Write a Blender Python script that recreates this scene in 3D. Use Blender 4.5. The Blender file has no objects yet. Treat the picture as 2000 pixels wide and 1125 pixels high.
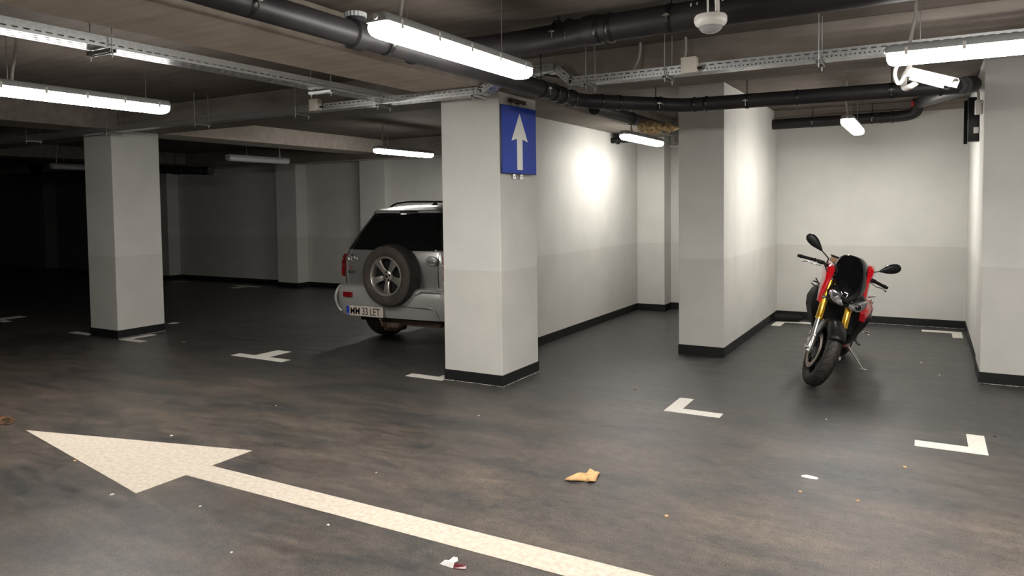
import bpy, bmesh, math, random
from mathutils import Vector, Matrix

C = bpy.context.scene.collection
SC = bpy.context.scene
PI = math.pi
random.seed(7)

# ------------------------------------------------------------------ camera, world, exposure
H = 1.55
YAW, PIT, ROLL = 0.510935, -0.0456292, -0.01127034
F_PX, CX_PX, CY_PX = 1414.08, 1022.4, 467.15          # measured for a 2000x1125 frame
fw = Vector((-math.sin(YAW) * math.cos(PIT), math.cos(YAW) * math.cos(PIT), math.sin(PIT)))
rt = Vector((math.cos(YAW), math.sin(YAW), 0))
up = rt.cross(fw)
rt2 = rt * math.cos(ROLL) + up * math.sin(ROLL)
up2 = -rt * math.sin(ROLL) + up * math.cos(ROLL)
cam_d = bpy.data.cameras.new('camera')
cam = bpy.data.objects.new('camera', cam_d)
C.objects.link(cam)
cam.matrix_world = Matrix(((rt2.x, up2.x, -fw.x, 0), (rt2.y, up2.y, -fw.y, 0), (rt2.z, up2.z, -fw.z, H), (0, 0, 0, 1)))
cam_d.sensor_width = 36
cam_d.sensor_fit = 'HORIZONTAL'
cam_d.lens = 36 * F_PX / 2000
cam_d.shift_x = (1000 - CX_PX) / 2000
cam_d.shift_y = -(562.5 - CY_PX) / 2000
cam_d.clip_start = 0.05
SC.camera = cam

world = bpy.data.worlds.new('world')
world.use_nodes = True
world.node_tree.nodes['Background'].inputs[0].default_value = (0, 0, 0, 1)
world.node_tree.nodes['Background'].inputs[1].default_value = 0
SC.world = world
vs = SC.view_settings
vs.view_transform = 'Standard'
vs.look = 'None'
vs.gamma = 1
vs.use_curve_mapping = False
vs.exposure = 0.1
LAMP = 84.0           # emission of a lit fluorescent diffuser
try:
    SC.cycles.use_denoising = True
    SC.cycles.max_bounces = 10
    SC.cycles.diffuse_bounces = 3
except Exception:
    pass


# ------------------------------------------------------------------ materials
def mat(name, col, rough=0.6, metal=0.0, spec=0.5, coat=0.0, trans=0.0, emit=None, estr=0.0, noise=None, bump=None, ior=1.45):
    """noise = (scale, amount, colour2); bump = (scale, strength)"""
    m = bpy.data.materials.new(name)
    m.use_nodes = True
    nt = m.node_tree
    b = nt.nodes['Principled BSDF']
    b.inputs['Base Color'].default_value = (*col, 1)
    b.inputs['Roughness'].default_value = rough
    b.inputs['Metallic'].default_value = metal
    b.inputs['Specular IOR Level'].default_value = spec
    b.inputs['Coat Weight'].default_value = coat
    b.inputs['Coat Roughness'].default_value = 0.05
    b.inputs['Transmission Weight'].default_value = trans
    b.inputs['IOR'].default_value = ior
    if emit:
        b.inputs['Emission Color'].default_value = (*emit, 1)
        b.inputs['Emission Strength'].default_value = estr
    if noise or bump:
        g = nt.nodes.new('ShaderNodeNewGeometry')
    if noise:
        n = nt.nodes.new('ShaderNodeTexNoise')
        n.inputs['Scale'].default_value = noise[0]
        n.inputs['Detail'].default_value = 6
        nt.links.new(g.outputs['Position'], n.inputs['Vector'])
        r = nt.nodes.new('ShaderNodeMapRange')
        r.inputs[1].default_value = 0.35
        r.inputs[2].default_value = 0.65
        r.inputs[4].default_value = noise[1]
        nt.links.new(n.outputs['Fac'], r.inputs[0])
        x = nt.nodes.new('ShaderNodeMix')
        x.data_type = 'RGBA'
        x.inputs[6].default_value = (*col, 1)
        x.inputs[7].default_value = (*noise[2], 1)
        nt.links.new(r.outputs[0], x.inputs[0])
        nt.links.new(x.outputs[2], b.inputs['Base Color'])
    if bump:
        n = nt.nodes.new('ShaderNodeTexNoise')
        n.inputs['Scale'].default_value = bump[0]
        n.inputs['Detail'].default_value = 4
        nt.links.new(g.outputs['Position'], n.inputs['Vector'])
        bp = nt.nodes.new('ShaderNodeBump')
        bp.inputs['Strength'].default_value = bump[1]
        bp.inputs['Distance'].default_value = 0.01
        nt.links.new(n.outputs['Fac'], bp.inputs['Height'])
        nt.links.new(bp.outputs[0], b.inputs['Normal'])
    return m


def N(nt, t, **kw):
    n = nt.nodes.new(t)
    for k, v in kw.items():
        if k.startswith('i'):
            n.inputs[int(k[1:])].default_value = v
        else:
            setattr(n, k, v)
    return n


def floor_material():
    m = bpy.data.materials.new('floor_epoxy')
    m.use_nodes = True
    nt = m.node_tree
    L = nt.links.new
    b = nt.nodes['Principled BSDF']
    g = N(nt, 'ShaderNodeNewGeometry')
    sep = N(nt, 'ShaderNodeSeparateXYZ')
    L(g.outputs['Position'], sep.inputs[0])
    # dirt of the drive lane: fades out into the bays (y > 5.3)
    lane = N(nt, 'ShaderNodeMapRange', i1=5.8, i2=3.6, i3=0.22)
    L(sep.outputs[1], lane.inputs[0])
    mp = N(nt, 'ShaderNodeMapping')
    mp.inputs['Scale'].default_value = (0.55, 1.3, 1)
    L(g.outputs['Position'], mp.inputs[0])
    n1 = N(nt, 'ShaderNodeTexNoise')
    n1.inputs['Scale'].default_value = 1.5
    n1.inputs['Detail'].default_value = 14
    n1.inputs['Roughness'].default_value = 0.82
    L(mp.outputs[0], n1.inputs['Vector'])
    n2 = N(nt, 'ShaderNodeTexNoise')
    n2.inputs['Scale'].default_value = 5.0
    n2.inputs['Detail'].default_value = 12
    n2.inputs['Roughness'].default_value = 0.85
    mp2 = N(nt, 'ShaderNodeMapping')
    mp2.inputs['Scale'].default_value = (0.6, 1.6, 1)
    mp2.inputs['Location'].default_value = (7, 3, 0)
    L(g.outputs['Position'], mp2.inputs[0])
    L(mp2.outputs[0], n2.inputs['Vector'])
    r1 = N(nt, 'ShaderNodeMapRange', i1=0.38, i2=0.62)
    L(n1.outputs['Fac'], r1.inputs[0])
    mul = N(nt, 'ShaderNodeMath', operation='MULTIPLY')
    L(r1.outputs[0], mul.inputs[0])
    L(lane.outputs[0], mul.inputs[1])
    c1 = N(nt, 'ShaderNodeMix', data_type='RGBA')
    c1.inputs[6].default_value = (0.036, 0.037, 0.0375, 1)
    c1.inputs[7].default_value = (0.122, 0.096, 0.077, 1)
    L(mul.outputs[0], c1.inputs[0])
    r2 = N(nt, 'ShaderNodeMapRange', i1=0.32, i2=0.68, i3=0.62, i4=1.35)
    L(n2.outputs['Fac'], r2.inputs[0])
    c2 = N(nt, 'ShaderNodeMix', data_type='RGBA', blend_type='MULTIPLY')
    c2.inputs[0].default_value = 1
    L(c1.outputs[2], c2.inputs[6])
    L(r2.outputs[0], c2.inputs[7])
    # fine grain
    n3 = N(nt, 'ShaderNodeTexNoise')
    n3.inputs['Scale'].default_value = 120
    n3.inputs['Detail'].default_value = 3
    L(g.outputs['Position'], n3.inputs['Vector'])
    r3 = N(nt, 'ShaderNodeMapRange', i1=0.35, i2=0.65, i3=0.62, i4=1.38)
    L(n3.outputs['Fac'], r3.inputs[0])
    c3 = N(nt, 'ShaderNodeMix', data_type='RGBA', blend_type='MULTIPLY')
    c3.inputs[0].default_value = 1
    L(c2.outputs[2], c3.inputs[6])
    L(r3.outputs[0], c3.inputs[7])
    n5 = N(nt, 'ShaderNodeTexNoise')
    n5.inputs['Scale'].default_value = 16
    n5.inputs['Detail'].default_value = 10
    n5.inputs['Roughness'].default_value = 0.75
    L(g.outputs['Position'], n5.inputs['Vector'])
    r5 = N(nt, 'ShaderNodeMapRange', i1=0.3, i2=0.7, i3=0.66, i4=1.34)
    L(n5.outputs['Fac'], r5.inputs[0])
    c5 = N(nt, 'ShaderNodeMix', data_type='RGBA', blend_type='MULTIPLY')
    c5.inputs[0].default_value = 1
    L(c3.outputs[2], c5.inputs[6])
    L(r5.outputs[0], c5.inputs[7])
    L(c5.outputs[2], b.inputs['Base Color'])
    rr = N(nt, 'ShaderNodeMapRange', i1=0.35, i2=0.65, i3=0.27, i4=0.50)
    L(n2.outputs['Fac'], rr.inputs[0])
    L(rr.outputs[0], b.inputs['Roughness'])
    bp = N(nt, 'ShaderNodeBump')
    bp.inputs['Strength'].default_value = 0.35
    bp.inputs['Distance'].default_value = 0.004
    n4 = N(nt, 'ShaderNodeTexNoise')
    n4.inputs['Scale'].default_value = 240
    n4.inputs['Detail'].default_value = 3
    L(g.outputs['Position'], n4.inputs['Vector'])
    L(n4.outputs['Fac'], bp.inputs['Height'])
    L(bp.outputs[0], b.inputs['Normal'])
    b.inputs['Specular IOR Level'].default_value = 0.5
    return m


def concrete_material(name, ca, cb):
    m = bpy.data.materials.new(name)
    m.use_nodes = True
    nt = m.node_tree
    L = nt.links.new
    b = nt.nodes['Principled BSDF']
    b.inputs['Roughness'].default_value = 0.85
    b.inputs['Specular IOR Level'].default_value = 0.25
    g = N(nt, 'ShaderNodeNewGeometry')
    n1 = N(nt, 'ShaderNodeTexNoise')
    n1.inputs['Scale'].default_value = 1.6
    n1.inputs['Detail'].default_value = 8
    n1.inputs['Roughness'].default_value = 0.65
    L(g.outputs['Position'], n1.inputs['Vector'])
    mp = N(nt, 'ShaderNodeMapping')
    mp.inputs['Scale'].default_value = (1.2, 9, 9)
    L(g.outputs['Position'], mp.inputs[0])
    n2 = N(nt, 'ShaderNodeTexNoise')
    n2.inputs['Scale'].default_value = 1.5
    n2.inputs['Detail'].default_value = 5
    L(mp.outputs[0], n2.inputs['Vector'])
    ad = N(nt, 'ShaderNodeMath', operation='ADD')
    L(n1.outputs['Fac'], ad.inputs[0])
    L(n2.outputs['Fac'], ad.inputs[1])
    r = N(nt, 'ShaderNodeMapRange', i1=0.7, i2=1.3)
    L(ad.outputs[0], r.inputs[0])
    c = N(nt, 'ShaderNodeMix', data_type='RGBA')
    c.inputs[6].default_value = (*ca, 1)
    c.inputs[7].default_value = (*cb, 1)
    L(r.outputs[0], c.inputs[0])
    L(c.outputs[2], b.inputs['Base Color'])
    bp = N(nt, 'ShaderNodeBump')
    bp.inputs['Strength'].default_value = 0.25
    bp.inputs['Distance'].default_value = 0.01
    n4 = N(nt, 'ShaderNodeTexNoise')
    n4.inputs['Scale'].default_value = 40
    L(g.outputs['Position'], n4.inputs['Vector'])
    L(n4.outputs['Fac'], bp.inputs['Height'])
    L(bp.outputs[0], b.inputs['Normal'])
    return m


M = {}
M['floor'] = floor_material()
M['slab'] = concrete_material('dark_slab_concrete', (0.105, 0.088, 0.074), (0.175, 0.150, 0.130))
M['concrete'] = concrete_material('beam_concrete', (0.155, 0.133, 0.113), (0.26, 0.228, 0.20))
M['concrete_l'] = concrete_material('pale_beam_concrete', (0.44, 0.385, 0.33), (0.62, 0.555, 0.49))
M['wall'] = mat('plaster_upper', (0.64, 0.63, 0.595), 0.75, spec=0.3, noise=(2.6, 0.9, (0.585, 0.58, 0.545)), bump=(60, 0.16))
M['wall_low'] = mat('plaster_lower', (0.575, 0.56, 0.525), 0.6, spec=0.35, noise=(2.6, 0.9, (0.525, 0.515, 0.48)), bump=(60, 0.16))
M['base'] = mat('black_skirting', (0.009, 0.0095, 0.010), 0.5, spec=0.35, bump=(30, 0.2))
M['paint'] = mat('road_paint', (0.68, 0.655, 0.60), 0.6, noise=(40, 0.6, (0.56, 0.52, 0.46)), bump=(160, 0.3))
M['paint_dirty'] = mat('road_paint_worn', (0.64, 0.575, 0.49), 0.6, noise=(38, 0.75, (0.48, 0.40, 0.315)), bump=(160, 0.3))
M['galv'] = mat('galvanised_steel', (0.62, 0.63, 0.63), 0.32, metal=0.85, noise=(60, 0.7, (0.45, 0.46, 0.47)))
M['galv_dull'] = mat('dull_steel', (0.38, 0.38, 0.37), 0.45, metal=0.8)
M['pipe'] = mat('black_pvc_pipe', (0.014, 0.013, 0.015), 0.5, spec=0.35, noise=(4, 0.8, (0.028, 0.023, 0.023)))
M['pipe_ring'] = mat('pipe_collar_rubber', (0.011, 0.011, 0.012), 0.3)
M['cap_grey'] = mat('grey_screw_cap', (0.30, 0.31, 0.31), 0.5)
M['housing'] = mat('lamp_housing_grey', (0.33, 0.335, 0.33), 0.5)
M['clip'] = mat('lamp_clip_plastic', (0.55, 0.53, 0.49), 0.4)
M['lamp_on'] = mat('lamp_diffuser_lit', (0.9, 0.9, 0.9), 0.3, emit=(1.0, 0.965, 0.91), estr=LAMP)
for nm_, k_ in (('lamp_moto', .95), ('lamp_narrow', .75), ('lamp_car', .65)):
    M[nm_] = mat(nm_ + '_diffuser', (0.9, 0.9, 0.9), 0.3, emit=(1.0, 0.965, 0.91), estr=LAMP * k_)
M['lamp_off'] = mat('lamp_diffuser_unlit', (0.55, 0.56, 0.57), 0.25)
M['conduit'] = mat('conduit_plastic', (0.42, 0.39, 0.36), 0.5)
M['wire'] = mat('steel_wire', (0.35, 0.33, 0.32), 0.4, metal=0.6)
M['white_pl'] = mat('white_plastic', (0.74, 0.71, 0.67), 0.35)
M['dome'] = mat('dome_glass', (0.35, 0.34, 0.34), 0.08, coat=0.6)
M['box_pl'] = mat('junction_box_plastic', (0.62, 0.57, 0.50), 0.5)
M['black_gl'] = mat('black_gloss', (0.006, 0.006, 0.007), 0.12, coat=0.5)
M['black_pl'] = mat('black_plastic', (0.0065, 0.0065, 0.007), 0.42, spec=0.35)
M['black_mt'] = mat('black_matt', (0.006, 0.006, 0.0065), 0.7, spec=0.25)
M['sign_blue'] = mat('sign_blue', (0.005, 0.045, 0.42), 0.5, spec=0.4, coat=0.0)
M['sign_edge'] = mat('sign_edge', (0.02, 0.03, 0.09), 0.4)
M['sign_white'] = mat('sign_white', (0.75, 0.75, 0.70), 0.35, noise=(0.1, 0, (1, 1, 1)))
M['foam'] = mat('yellow_foam', (0.80, 0.62, 0.34), 0.8, noise=(30, 0.9, (0.20, 0.08, 0.03)), bump=(25, 1.0))
M['leaf'] = mat('dry_leaf', (0.66, 0.42, 0.20), 0.7, noise=(35, 0.8, (0.48, 0.26, 0.10)))
M['leaf_dk'] = mat('dark_leaf', (0.10, 0.05, 0.025), 0.8, noise=(30, 0.8, (0.22, 0.11, 0.05)))
M['leaf_gr'] = mat('green_leaf', (0.20, 0.24, 0.06), 0.6)
M['paper'] = mat('white_paper', (0.82, 0.80, 0.77), 0.6)
M['wrap_red'] = mat('dark_red_foil', (0.12, 0.015, 0.025), 0.25)
M['chip'] = mat('pale_chip', (0.70, 0.64, 0.54), 0.7)
M['rag'] = mat('red_tape', (0.45, 0.02, 0.02), 0.5)
# car
M['silver'] = mat('silver_car_paint', (0.42, 0.415, 0.40), 0.30, metal=0.75, coat=0.7)
M['silver2'] = mat('grey_plastic_trim', (0.34, 0.335, 0.32), 0.42, metal=0.3, coat=0.2)
M['glass_dk'] = mat('tinted_glass', (0.004, 0.005, 0.005), 0.06, coat=0.4)
M['tyre'] = mat('tyre_rubber', (0.020, 0.018, 0.017), 0.65, noise=(14, 0.7, (0.035, 0.029, 0.025)), bump=(90, 0.3))
M['tyre_dust'] = mat('dusty_tyre_sidewall', (0.030, 0.025, 0.021), 0.8, noise=(9, 0.9, (0.060, 0.046, 0.036)))
M['alloy'] = mat('alloy_wheel', (0.52, 0.49, 0.44), 0.28, metal=0.85, coat=0.3)
M['red_lens'] = mat('red_lens', (0.17, 0.004, 0.005), 0.15, coat=0.6)
M['chrome'] = mat('chrome', (0.75, 0.74, 0.72), 0.12, metal=1.0)
M['rust'] = mat('rusty_steel', (0.09, 0.05, 0.033), 0.8, noise=(25, 0.9, (0.035, 0.024, 0.020)), bump=(60, 0.4))
M['plate_w'] = mat('plate_white', (0.56, 0.50, 0.44), 0.45, noise=(14, 0.8, (0.42, 0.36, 0.31)))
M['plate_b'] = mat('plate_blue', (0.01, 0.04, 0.35), 0.4)
M['ink'] = mat('black_ink', (0.008, 0.008, 0.008), 0.5)
M['ink_red'] = mat('red_ink', (0.40, 0.02, 0.02), 0.4)
# motorcycle
M['bike_tyre'] = mat('motorcycle_tyre', (0.017, 0.0145, 0.013), 0.55, noise=(22, 0.8, (0.032, 0.026, 0.022)), bump=(70, 0.4))
M['m_red'] = mat('red_fairing', (0.52, 0.006, 0.012), 0.22, coat=0.8)
M['gold'] = mat('gold_anodised', (0.80, 0.46, 0.06), 0.25, metal=0.85)
M['m_silver'] = mat('polished_metal', (0.66, 0.65, 0.63), 0.22, metal=0.95)
M['m_grey'] = mat('dark_grey_metal', (0.10, 0.10, 0.10), 0.4, metal=0.6)
M['lens'] = mat('clear_headlight_lens', (0.66, 0.67, 0.68), 0.16, metal=0.85, coat=1.0)
M['reflector'] = mat('reflector', (0.85, 0.85, 0.85), 0.1, metal=1.0)
M['smoke'] = mat('smoked_screen', (0.004, 0.004, 0.005), 0.07, coat=0.6)
M['amber'] = mat('fluid_amber', (0.30, 0.17, 0.11), 0.2, coat=0.4)
M['mirror_g'] = mat('mirror_glass', (0.8, 0.8, 0.8), 0.03, metal=1.0)


def down_light(m, k):
    """the underside of a diffuser shines brighter than its flanks"""
    nt = m.node_tree
    g = N(nt, 'ShaderNodeNewGeometry')
    sp_ = N(nt, 'ShaderNodeSeparateXYZ')
    nt.links.new(g.outputs['Normal'], sp_.inputs[0])
    r = N(nt, 'ShaderNodeMapRange', i1=-1.0, i2=0.1, i3=1.6 * k, i4=0.22 * k)
    nt.links.new(sp_.outputs[2], r.inputs[0])
    nt.links.new(r.outputs[0], nt.nodes['Principled BSDF'].inputs['Emission Strength'])


down_light(M['lamp_on'], LAMP)
down_light(M['lamp_moto'], LAMP * .78)
down_light(M['lamp_narrow'], LAMP * .50)
down_light(M['lamp_car'], LAMP * .60)


# ------------------------------------------------------------------ mesh builder
def frame(t):
    t = t.normalized()
    a = Vector((0, 0, 1)) if abs(t.z) < 0.9 else Vector((1, 0, 0))
    u = t.cross(a).normalized()
    v = u.cross(t).normalized()
    return u, v


class MB:
    def __init__(s):
        s.v, s.f, s.m, s.X = [], [], [], Matrix.Identity(4)

    def add(s, vs_, fs, mi=0, X=None):
        o = len(s.v)
        X = s.X if X is None else s.X @ X
        s.v += [X @ Vector(p) for p in vs_]
        s.f += [tuple(i + o for i in f) for f in fs]
        s.m += [mi] * len(fs)
        return s

    def box(s, x0, x1, y0, y1, z0, z1, mi=0, X=None, b=0.0):
        if b:
            return s.rbox(x0, x1, y0, y1, z0, z1, b, mi, X)
        v = [(x, y, z) for z in (z0, z1) for y in (y0, y1) for x in (x0, x1)]
        return s.add(v, [(0, 2, 3, 1), (4, 5, 7, 6), (0, 1, 5, 4), (2, 6, 7, 3), (0, 4, 6, 2), (1, 3, 7, 5)], mi, X)

    def rbox(s, x0, x1, y0, y1, z0, z1, b, mi=0, X=None):
        bm = bmesh.new()
        bmesh.ops.create_cube(bm, size=1)
        for v in bm.verts:
            v.co = Vector(((x0 + x1) / 2 + v.co.x * (x1 - x0), (y0 + y1) / 2 + v.co.y * (y1 - y0), (z0 + z1) / 2 + v.co.z * (z1 - z0)))
        bmesh.ops.bevel(bm, geom=bm.edges[:], offset=b, segments=3, affect='EDGES', profile=0.5)
        bm.verts.index_update()
        s.add([v.co.copy() for v in bm.verts], [tuple(v.index for v in f.verts) for f in bm.faces], mi, X)
        bm.free()
        return s

    def loft(s, rings, mi=0, caps=True, X=None, closed=True):
        n = len(rings[0])
        v = [p for r in rings for p in r]
        f = []
        for k in range(len(rings) - 1):
            for i in range(n if closed else n - 1):
                j = (i + 1) % n
                f.append((k * n + i, k * n + j, (k + 1) * n + j, (k + 1) * n + i))
        if caps:
            f.append(tuple(range(n))[::-1])
            f.append(tuple((len(rings) - 1) * n + i for i in range(n)))
        return s.add(v, f, mi, X)

    def tube(s, pts, r, n=12, mi=0, caps=True, X=None, flat=1.0):
        pts = [Vector(p) for p in pts]
        rs = r if isinstance(r, (list, tuple)) else [r] * len(pts)
        t0 = (pts[1] - pts[0]).normalized()
        u, v = frame(t0)
        rings = []
        for i, p in enumerate(pts):
            a = pts[max(i - 1, 0)]
            b = pts[min(i + 1, len(pts) - 1)]
            t = (b - a).normalized() if (b - a).length > 1e-9 else t0
            q = t0.rotation_difference(t)
            u, v = q @ u, q @ v
            t0 = t
            rings.append([p + (u * math.cos(2 * PI * k / n) + v * math.sin(2 * PI * k / n) * flat) * rs[i] for k in range(n)])
        return s.loft(rings, mi, caps, X)

    def lathe(s, prof, n=32, mi=0, X=None, axis='z', caps=False):
        """prof: (r, h) pairs around the axis"""
        rings = []
        for r, h in prof:
            ring = []
            for k in range(n):
                a = 2 * PI * k / n
                c, d = r * math.cos(a), r * math.sin(a)
                ring.append({'z': (c, d, h), 'x': (h, c, d), 'y': (d, h, c)}[axis])
            rings.append(ring)
        return s.loft(rings, mi, caps, X)

    def prism(s, poly, d0, d1, axis='z', mi=0, X=None):
        """poly of 2-D points pushed between d0 and d1 along the axis"""
        def P(p, d):
            return {'z': (p[0], p[1], d), 'y': (p[0], d, p[1]), 'x': (d, p[0], p[1])}[axis]
        return s.loft([[P(p, d0) for p in poly], [P(p, d1) for p in poly]], mi, True, X)

    def ball(s, c, r, mi=0, n=16, X=None):
        rx, ry, rz = r if isinstance(r, (tuple, list)) else (r, r, r)
        rings = []
        for i in range(1, n // 2):
            a = PI * i / (n // 2)
            rings.append([(c[0] + rx * math.sin(a) * math.cos(2 * PI * k / n), c[1] + ry * math.sin(a) * math.sin(2 * PI * k / n), c[2] - rz * math.cos(a)) for k in range(n)])
        return s.loft(rings, mi, True, X)

    def build(s, name, mats, parent=None, smooth=None, origin=None, bevel=0, solid=0, subsurf=0):
        if not isinstance(mats, (list, tuple)):
            mats = [mats]
        if parent is not None:
            o_ = Vector((0, 0, 0))
            q = parent
            while q is not None:
                o_ += q.location
                q = q.parent
            org = o_
        elif origin is not None:
            org = Vector(origin)
        else:
            xs = [p.x for p in s.v]
            ys = [p.y for p in s.v]
            zs = [p.z for p in s.v]
            org = Vector(((min(xs) + max(xs)) / 2, (min(ys) + max(ys)) / 2, min(zs)))
        me = bpy.data.meshes.new(name)
        me.from_pydata([tuple(p - org) for p in s.v], [], s.f)
        for m in mats:
            me.materials.append(m)
        me.polygons.foreach_set('material_index', s.m)
        bm = bmesh.new()
        bm.from_mesh(me)
        bmesh.ops.recalc_face_normals(bm, faces=bm.faces[:])
        bm.to_mesh(me)
        bm.free()
        if smooth:
            me.polygons.foreach_set('use_smooth', [True] * len(me.polygons))
            me.set_sharp_from_angle(angle=math.radians(smooth))
        me.update()
        o = bpy.data.objects.new(name, me)
        C.objects.link(o)
        if parent is not None:
            o.parent = parent
        else:
            o.location = org
        if solid:
            md = o.modifiers.new('solid', 'SOLIDIFY')
            md.thickness = solid
            md.offset = 0
        if bevel:
            md = o.modifiers.new('bevel', 'BEVEL')
            md.width = bevel
            md.segments = 2
            md.limit_method = 'ANGLE'
        if subsurf:
            md = o.modifiers.new('sub', 'SUBSURF')
            md.levels = md.render_levels = subsurf
        return o


def tag(o, label=None, cat=None, group=None, kind=None):
    if label:
        o['label'] = label
    if cat:
        o['category'] = cat
    if group:
        o['group'] = group
    if kind:
        o['kind'] = kind
    return o


def thing(name, loc, label, cat, group=None):
    o = bpy.data.objects.new(name, None)
    o.empty_display_size = 0.1
    C.objects.link(o)
    o.location = loc
    return tag(o, label, cat, group)


def rounded(pts, r, n=6):
    """polyline with its corners replaced by arcs of about radius r"""
    pts = [Vector(p) for p in pts]
    out = [pts[0]]
    for i in range(1, len(pts) - 1):
        a, b, c = pts[i - 1], pts[i], pts[i + 1]
        d1, d2 = (a - b), (c - b)
        rr = min(r, d1.length * 0.49, d2.length * 0.49)
        p, q = b + d1.normalized() * rr, b + d2.normalized() * rr
        for k in range(n + 1):
            t = k / n
            out.append((1 - t) ** 2 * p + 2 * t * (1 - t) * b + t ** 2 * q)
    out.append(pts[-1])
    return out


def text_mesh(body, size, X, name, m, parent, extrude=0.0006, spacing=1.0, bold=0.0, align='LEFT'):
    cu = bpy.data.curves.new(name, 'FONT')
    cu.body = body
    cu.size = size
    cu.extrude = extrude
    cu.offset = bold
    cu.space_character = spacing
    cu.align_x = align
    to = bpy.data.objects.new(name, cu)
    C.objects.link(to)
    bpy.context.view_layer.update()
    me = bpy.data.meshes.new_from_object(to.evaluated_get(bpy.context.evaluated_depsgraph_get()))
    bpy.data.objects.remove(to)
    bpy.data.curves.remove(cu)
    org = Vector((0, 0, 0))
    q = parent
    while q is not None:
        org += q.location
        q = q.parent
    for v in me.vertices:
        v.co = X @ v.co - org
    me.materials.clear()
    me.materials.append(m)
    o = bpy.data.objects.new(name, me)
    C.objects.link(o)
    o.parent = parent
    return o


# ------------------------------------------------------------------ setting
XL, XR, YF, YB = -24.0, 3.6, -3.2, 10.4
ZS, ZB = 2.76, 2.52        # slab underside, beam soffit
mb = MB().box(XL, XR, YF, YB + 0.3, -0.12, 0)
tag(mb.build('floor', M['floor']), 'dark grey worn epoxy floor with brown tyre dirt', kind='structure')
mb = MB().box(XL, XR, YF, YB + 0.3, ZS, ZS + 0.2)
tag(mb.build('ceiling', M['slab']), 'bare brown-grey concrete ceiling slab', kind='structure')


def wall(name, x0, x1, y0, y1, z1=ZS, band=0.995, label=None, kind='structure'):
    b = MB()
    rg = [[(x0, y0, z), (x1, y0, z), (x1, y1, z), (x0, y1, z)] for z in (0, band, z1)]
    b.loft(rg, 0)
    for i_ in list(range(4)) + [8]:
        b.m[i_] = 1
    return tag(b.build(name, [M['wall'], M['wall_low']]), label, kind=kind)


def skirting(name, loops, t=0.006, h=0.1, parent=None):
    """loops: list of (x0,x1,y0,y1) box footprints; the skirting is a thin band round each"""
    b = MB()
    for x0, x1, y0, y1 in loops:
        b.box(x0 - t, x1 + t, y0 - t, y1 + t, 0, h)
    o = b.build(name, M['base'], parent, bevel=0.003)
    o['kind'] = 'structure'
    return o


wall('wall_left', XL - 0.2, XL, YF, YB + 0.3, label='far left end wall in darkness')
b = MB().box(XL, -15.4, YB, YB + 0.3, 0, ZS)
tag(b.build('wall_far_back', mat('shade_dark_wall', (0.07, 0.07, 0.07), 0.8)), 'far left end of the back wall, coloured dark for deep shade', kind='structure')  # near-black colour stands in for the unlit far end of the garage
wall('wall_front', XL, XR, YF - 0.2, YF, label='wall behind the camera')
wall('wall_right', XR, XR + 0.2, YF, YB + 0.3, label='right end wall beyond the frame')
wall('wall_back', -15.4, -1.6, YB, YB + 0.3, label='grey back wall behind the parked car and narrow bay')
wall('wall_bay_back', -2.0, 0.6, 10.2, YB - 0.01, label='pale back wall behind the motorcycle')
wall('wall_centre', -3.95, -3.75, 5.925, YB - 0.002, label='bright white side wall behind the sign pillar')
wall('wall_bay_left', -2.02, -1.7893, 7.765, 10.198, label='white wall running back from the middle pillar')
wall('wall_bay_right', 0.40, 0.62, 7.6, 10.198, label='white wall on the right of the motorcycle bay')
wall('wall_far_right', 0.62, XR, 10.2, YB, label='back wall of the bay beyond the frame')
skirting('baseboard_back', [(XL, -3.74, YB - 0.001, YB + 0.1), (-3.75, -2.0, YB - 0.001, YB + 0.1)])
skirting('baseboard_bay_back', [(-1.79, 0.40, 10.199, 10.25)])
skirting('baseboard_centre', [(-3.95, -3.75, 5.9, YB - 0.01)])
skirting('baseboard_bay_left', [(-2.02, -1.79, 7.75, 10.19)])
skirting('baseboard_bay_right', [(0.40, 0.6, 7.6, 10.19)])


def pillar(x0, x1, y0, y1, z1, label, nm='pillar', band=0.995, dark=False):
    o = wall(nm, x0, x1, y0, y1, z1, band, label)
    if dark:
        o.data.materials[0] = o.data.materials[1] = bpy.data.materials['shade_dark_wall']  # both plaster colours swapped for the painted shade colour
    o['category'] = 'pillar'
    md = o.modifiers.new('bevel', 'BEVEL')
    md.width = 0.006
    md.segments = 2
    md.limit_method = 'ANGLE'
    skirting('baseboard', [(x0, x1, y0, y1)], parent=o)
    return o


pillar(-3.775, -3.175, 5.268, 5.922, ZB, 'large white pillar in the centre carrying the blue arrow sign')
pillar(-9.11, -8.545, 5.186, 5.80, ZB, 'pale free-standing pillar at left in the dark')
pillar(-2.255, -1.79, 7.30, 7.78, ZS, 'pale grey pillar between the narrow bay and the motorcycle bay')
pillar(0.39, 0.98, 7.205, 7.82, ZS, 'pale pillar at the right edge of the motorcycle bay')
pillar(-3.748, -3.33, 10.1, YB, ZS, 'shallow corner pilaster at the end of the bright wall')
pillar(-11.27, -10.72, 10.12, YB, ZS, 'dim pilaster on the back wall left of the car')
pillar(-9.10, -8.50, 10.12, YB, ZS, 'grey pilaster on the back wall directly behind the car')
pillar(-15.35, -14.68, 10.12, YB, ZS, 'dark pilaster on the back wall beside the left pillar')
pillar(-20.2, -19.6, 10.1, YB, ZS, 'farthest pilaster on the back wall, coloured dark for shade', dark=True)  # shade put into its colour, same as the wall behind


def beam(x0, x1, y0, y1, z0, label, z1=ZS, m='concrete'):
    b = MB().box(x0, x1, y0, y1, z0, z1)
    o = tag(b.build('ceiling_beam', M[m], bevel=0.006), label, 'beam', kind='structure')
    return o


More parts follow.
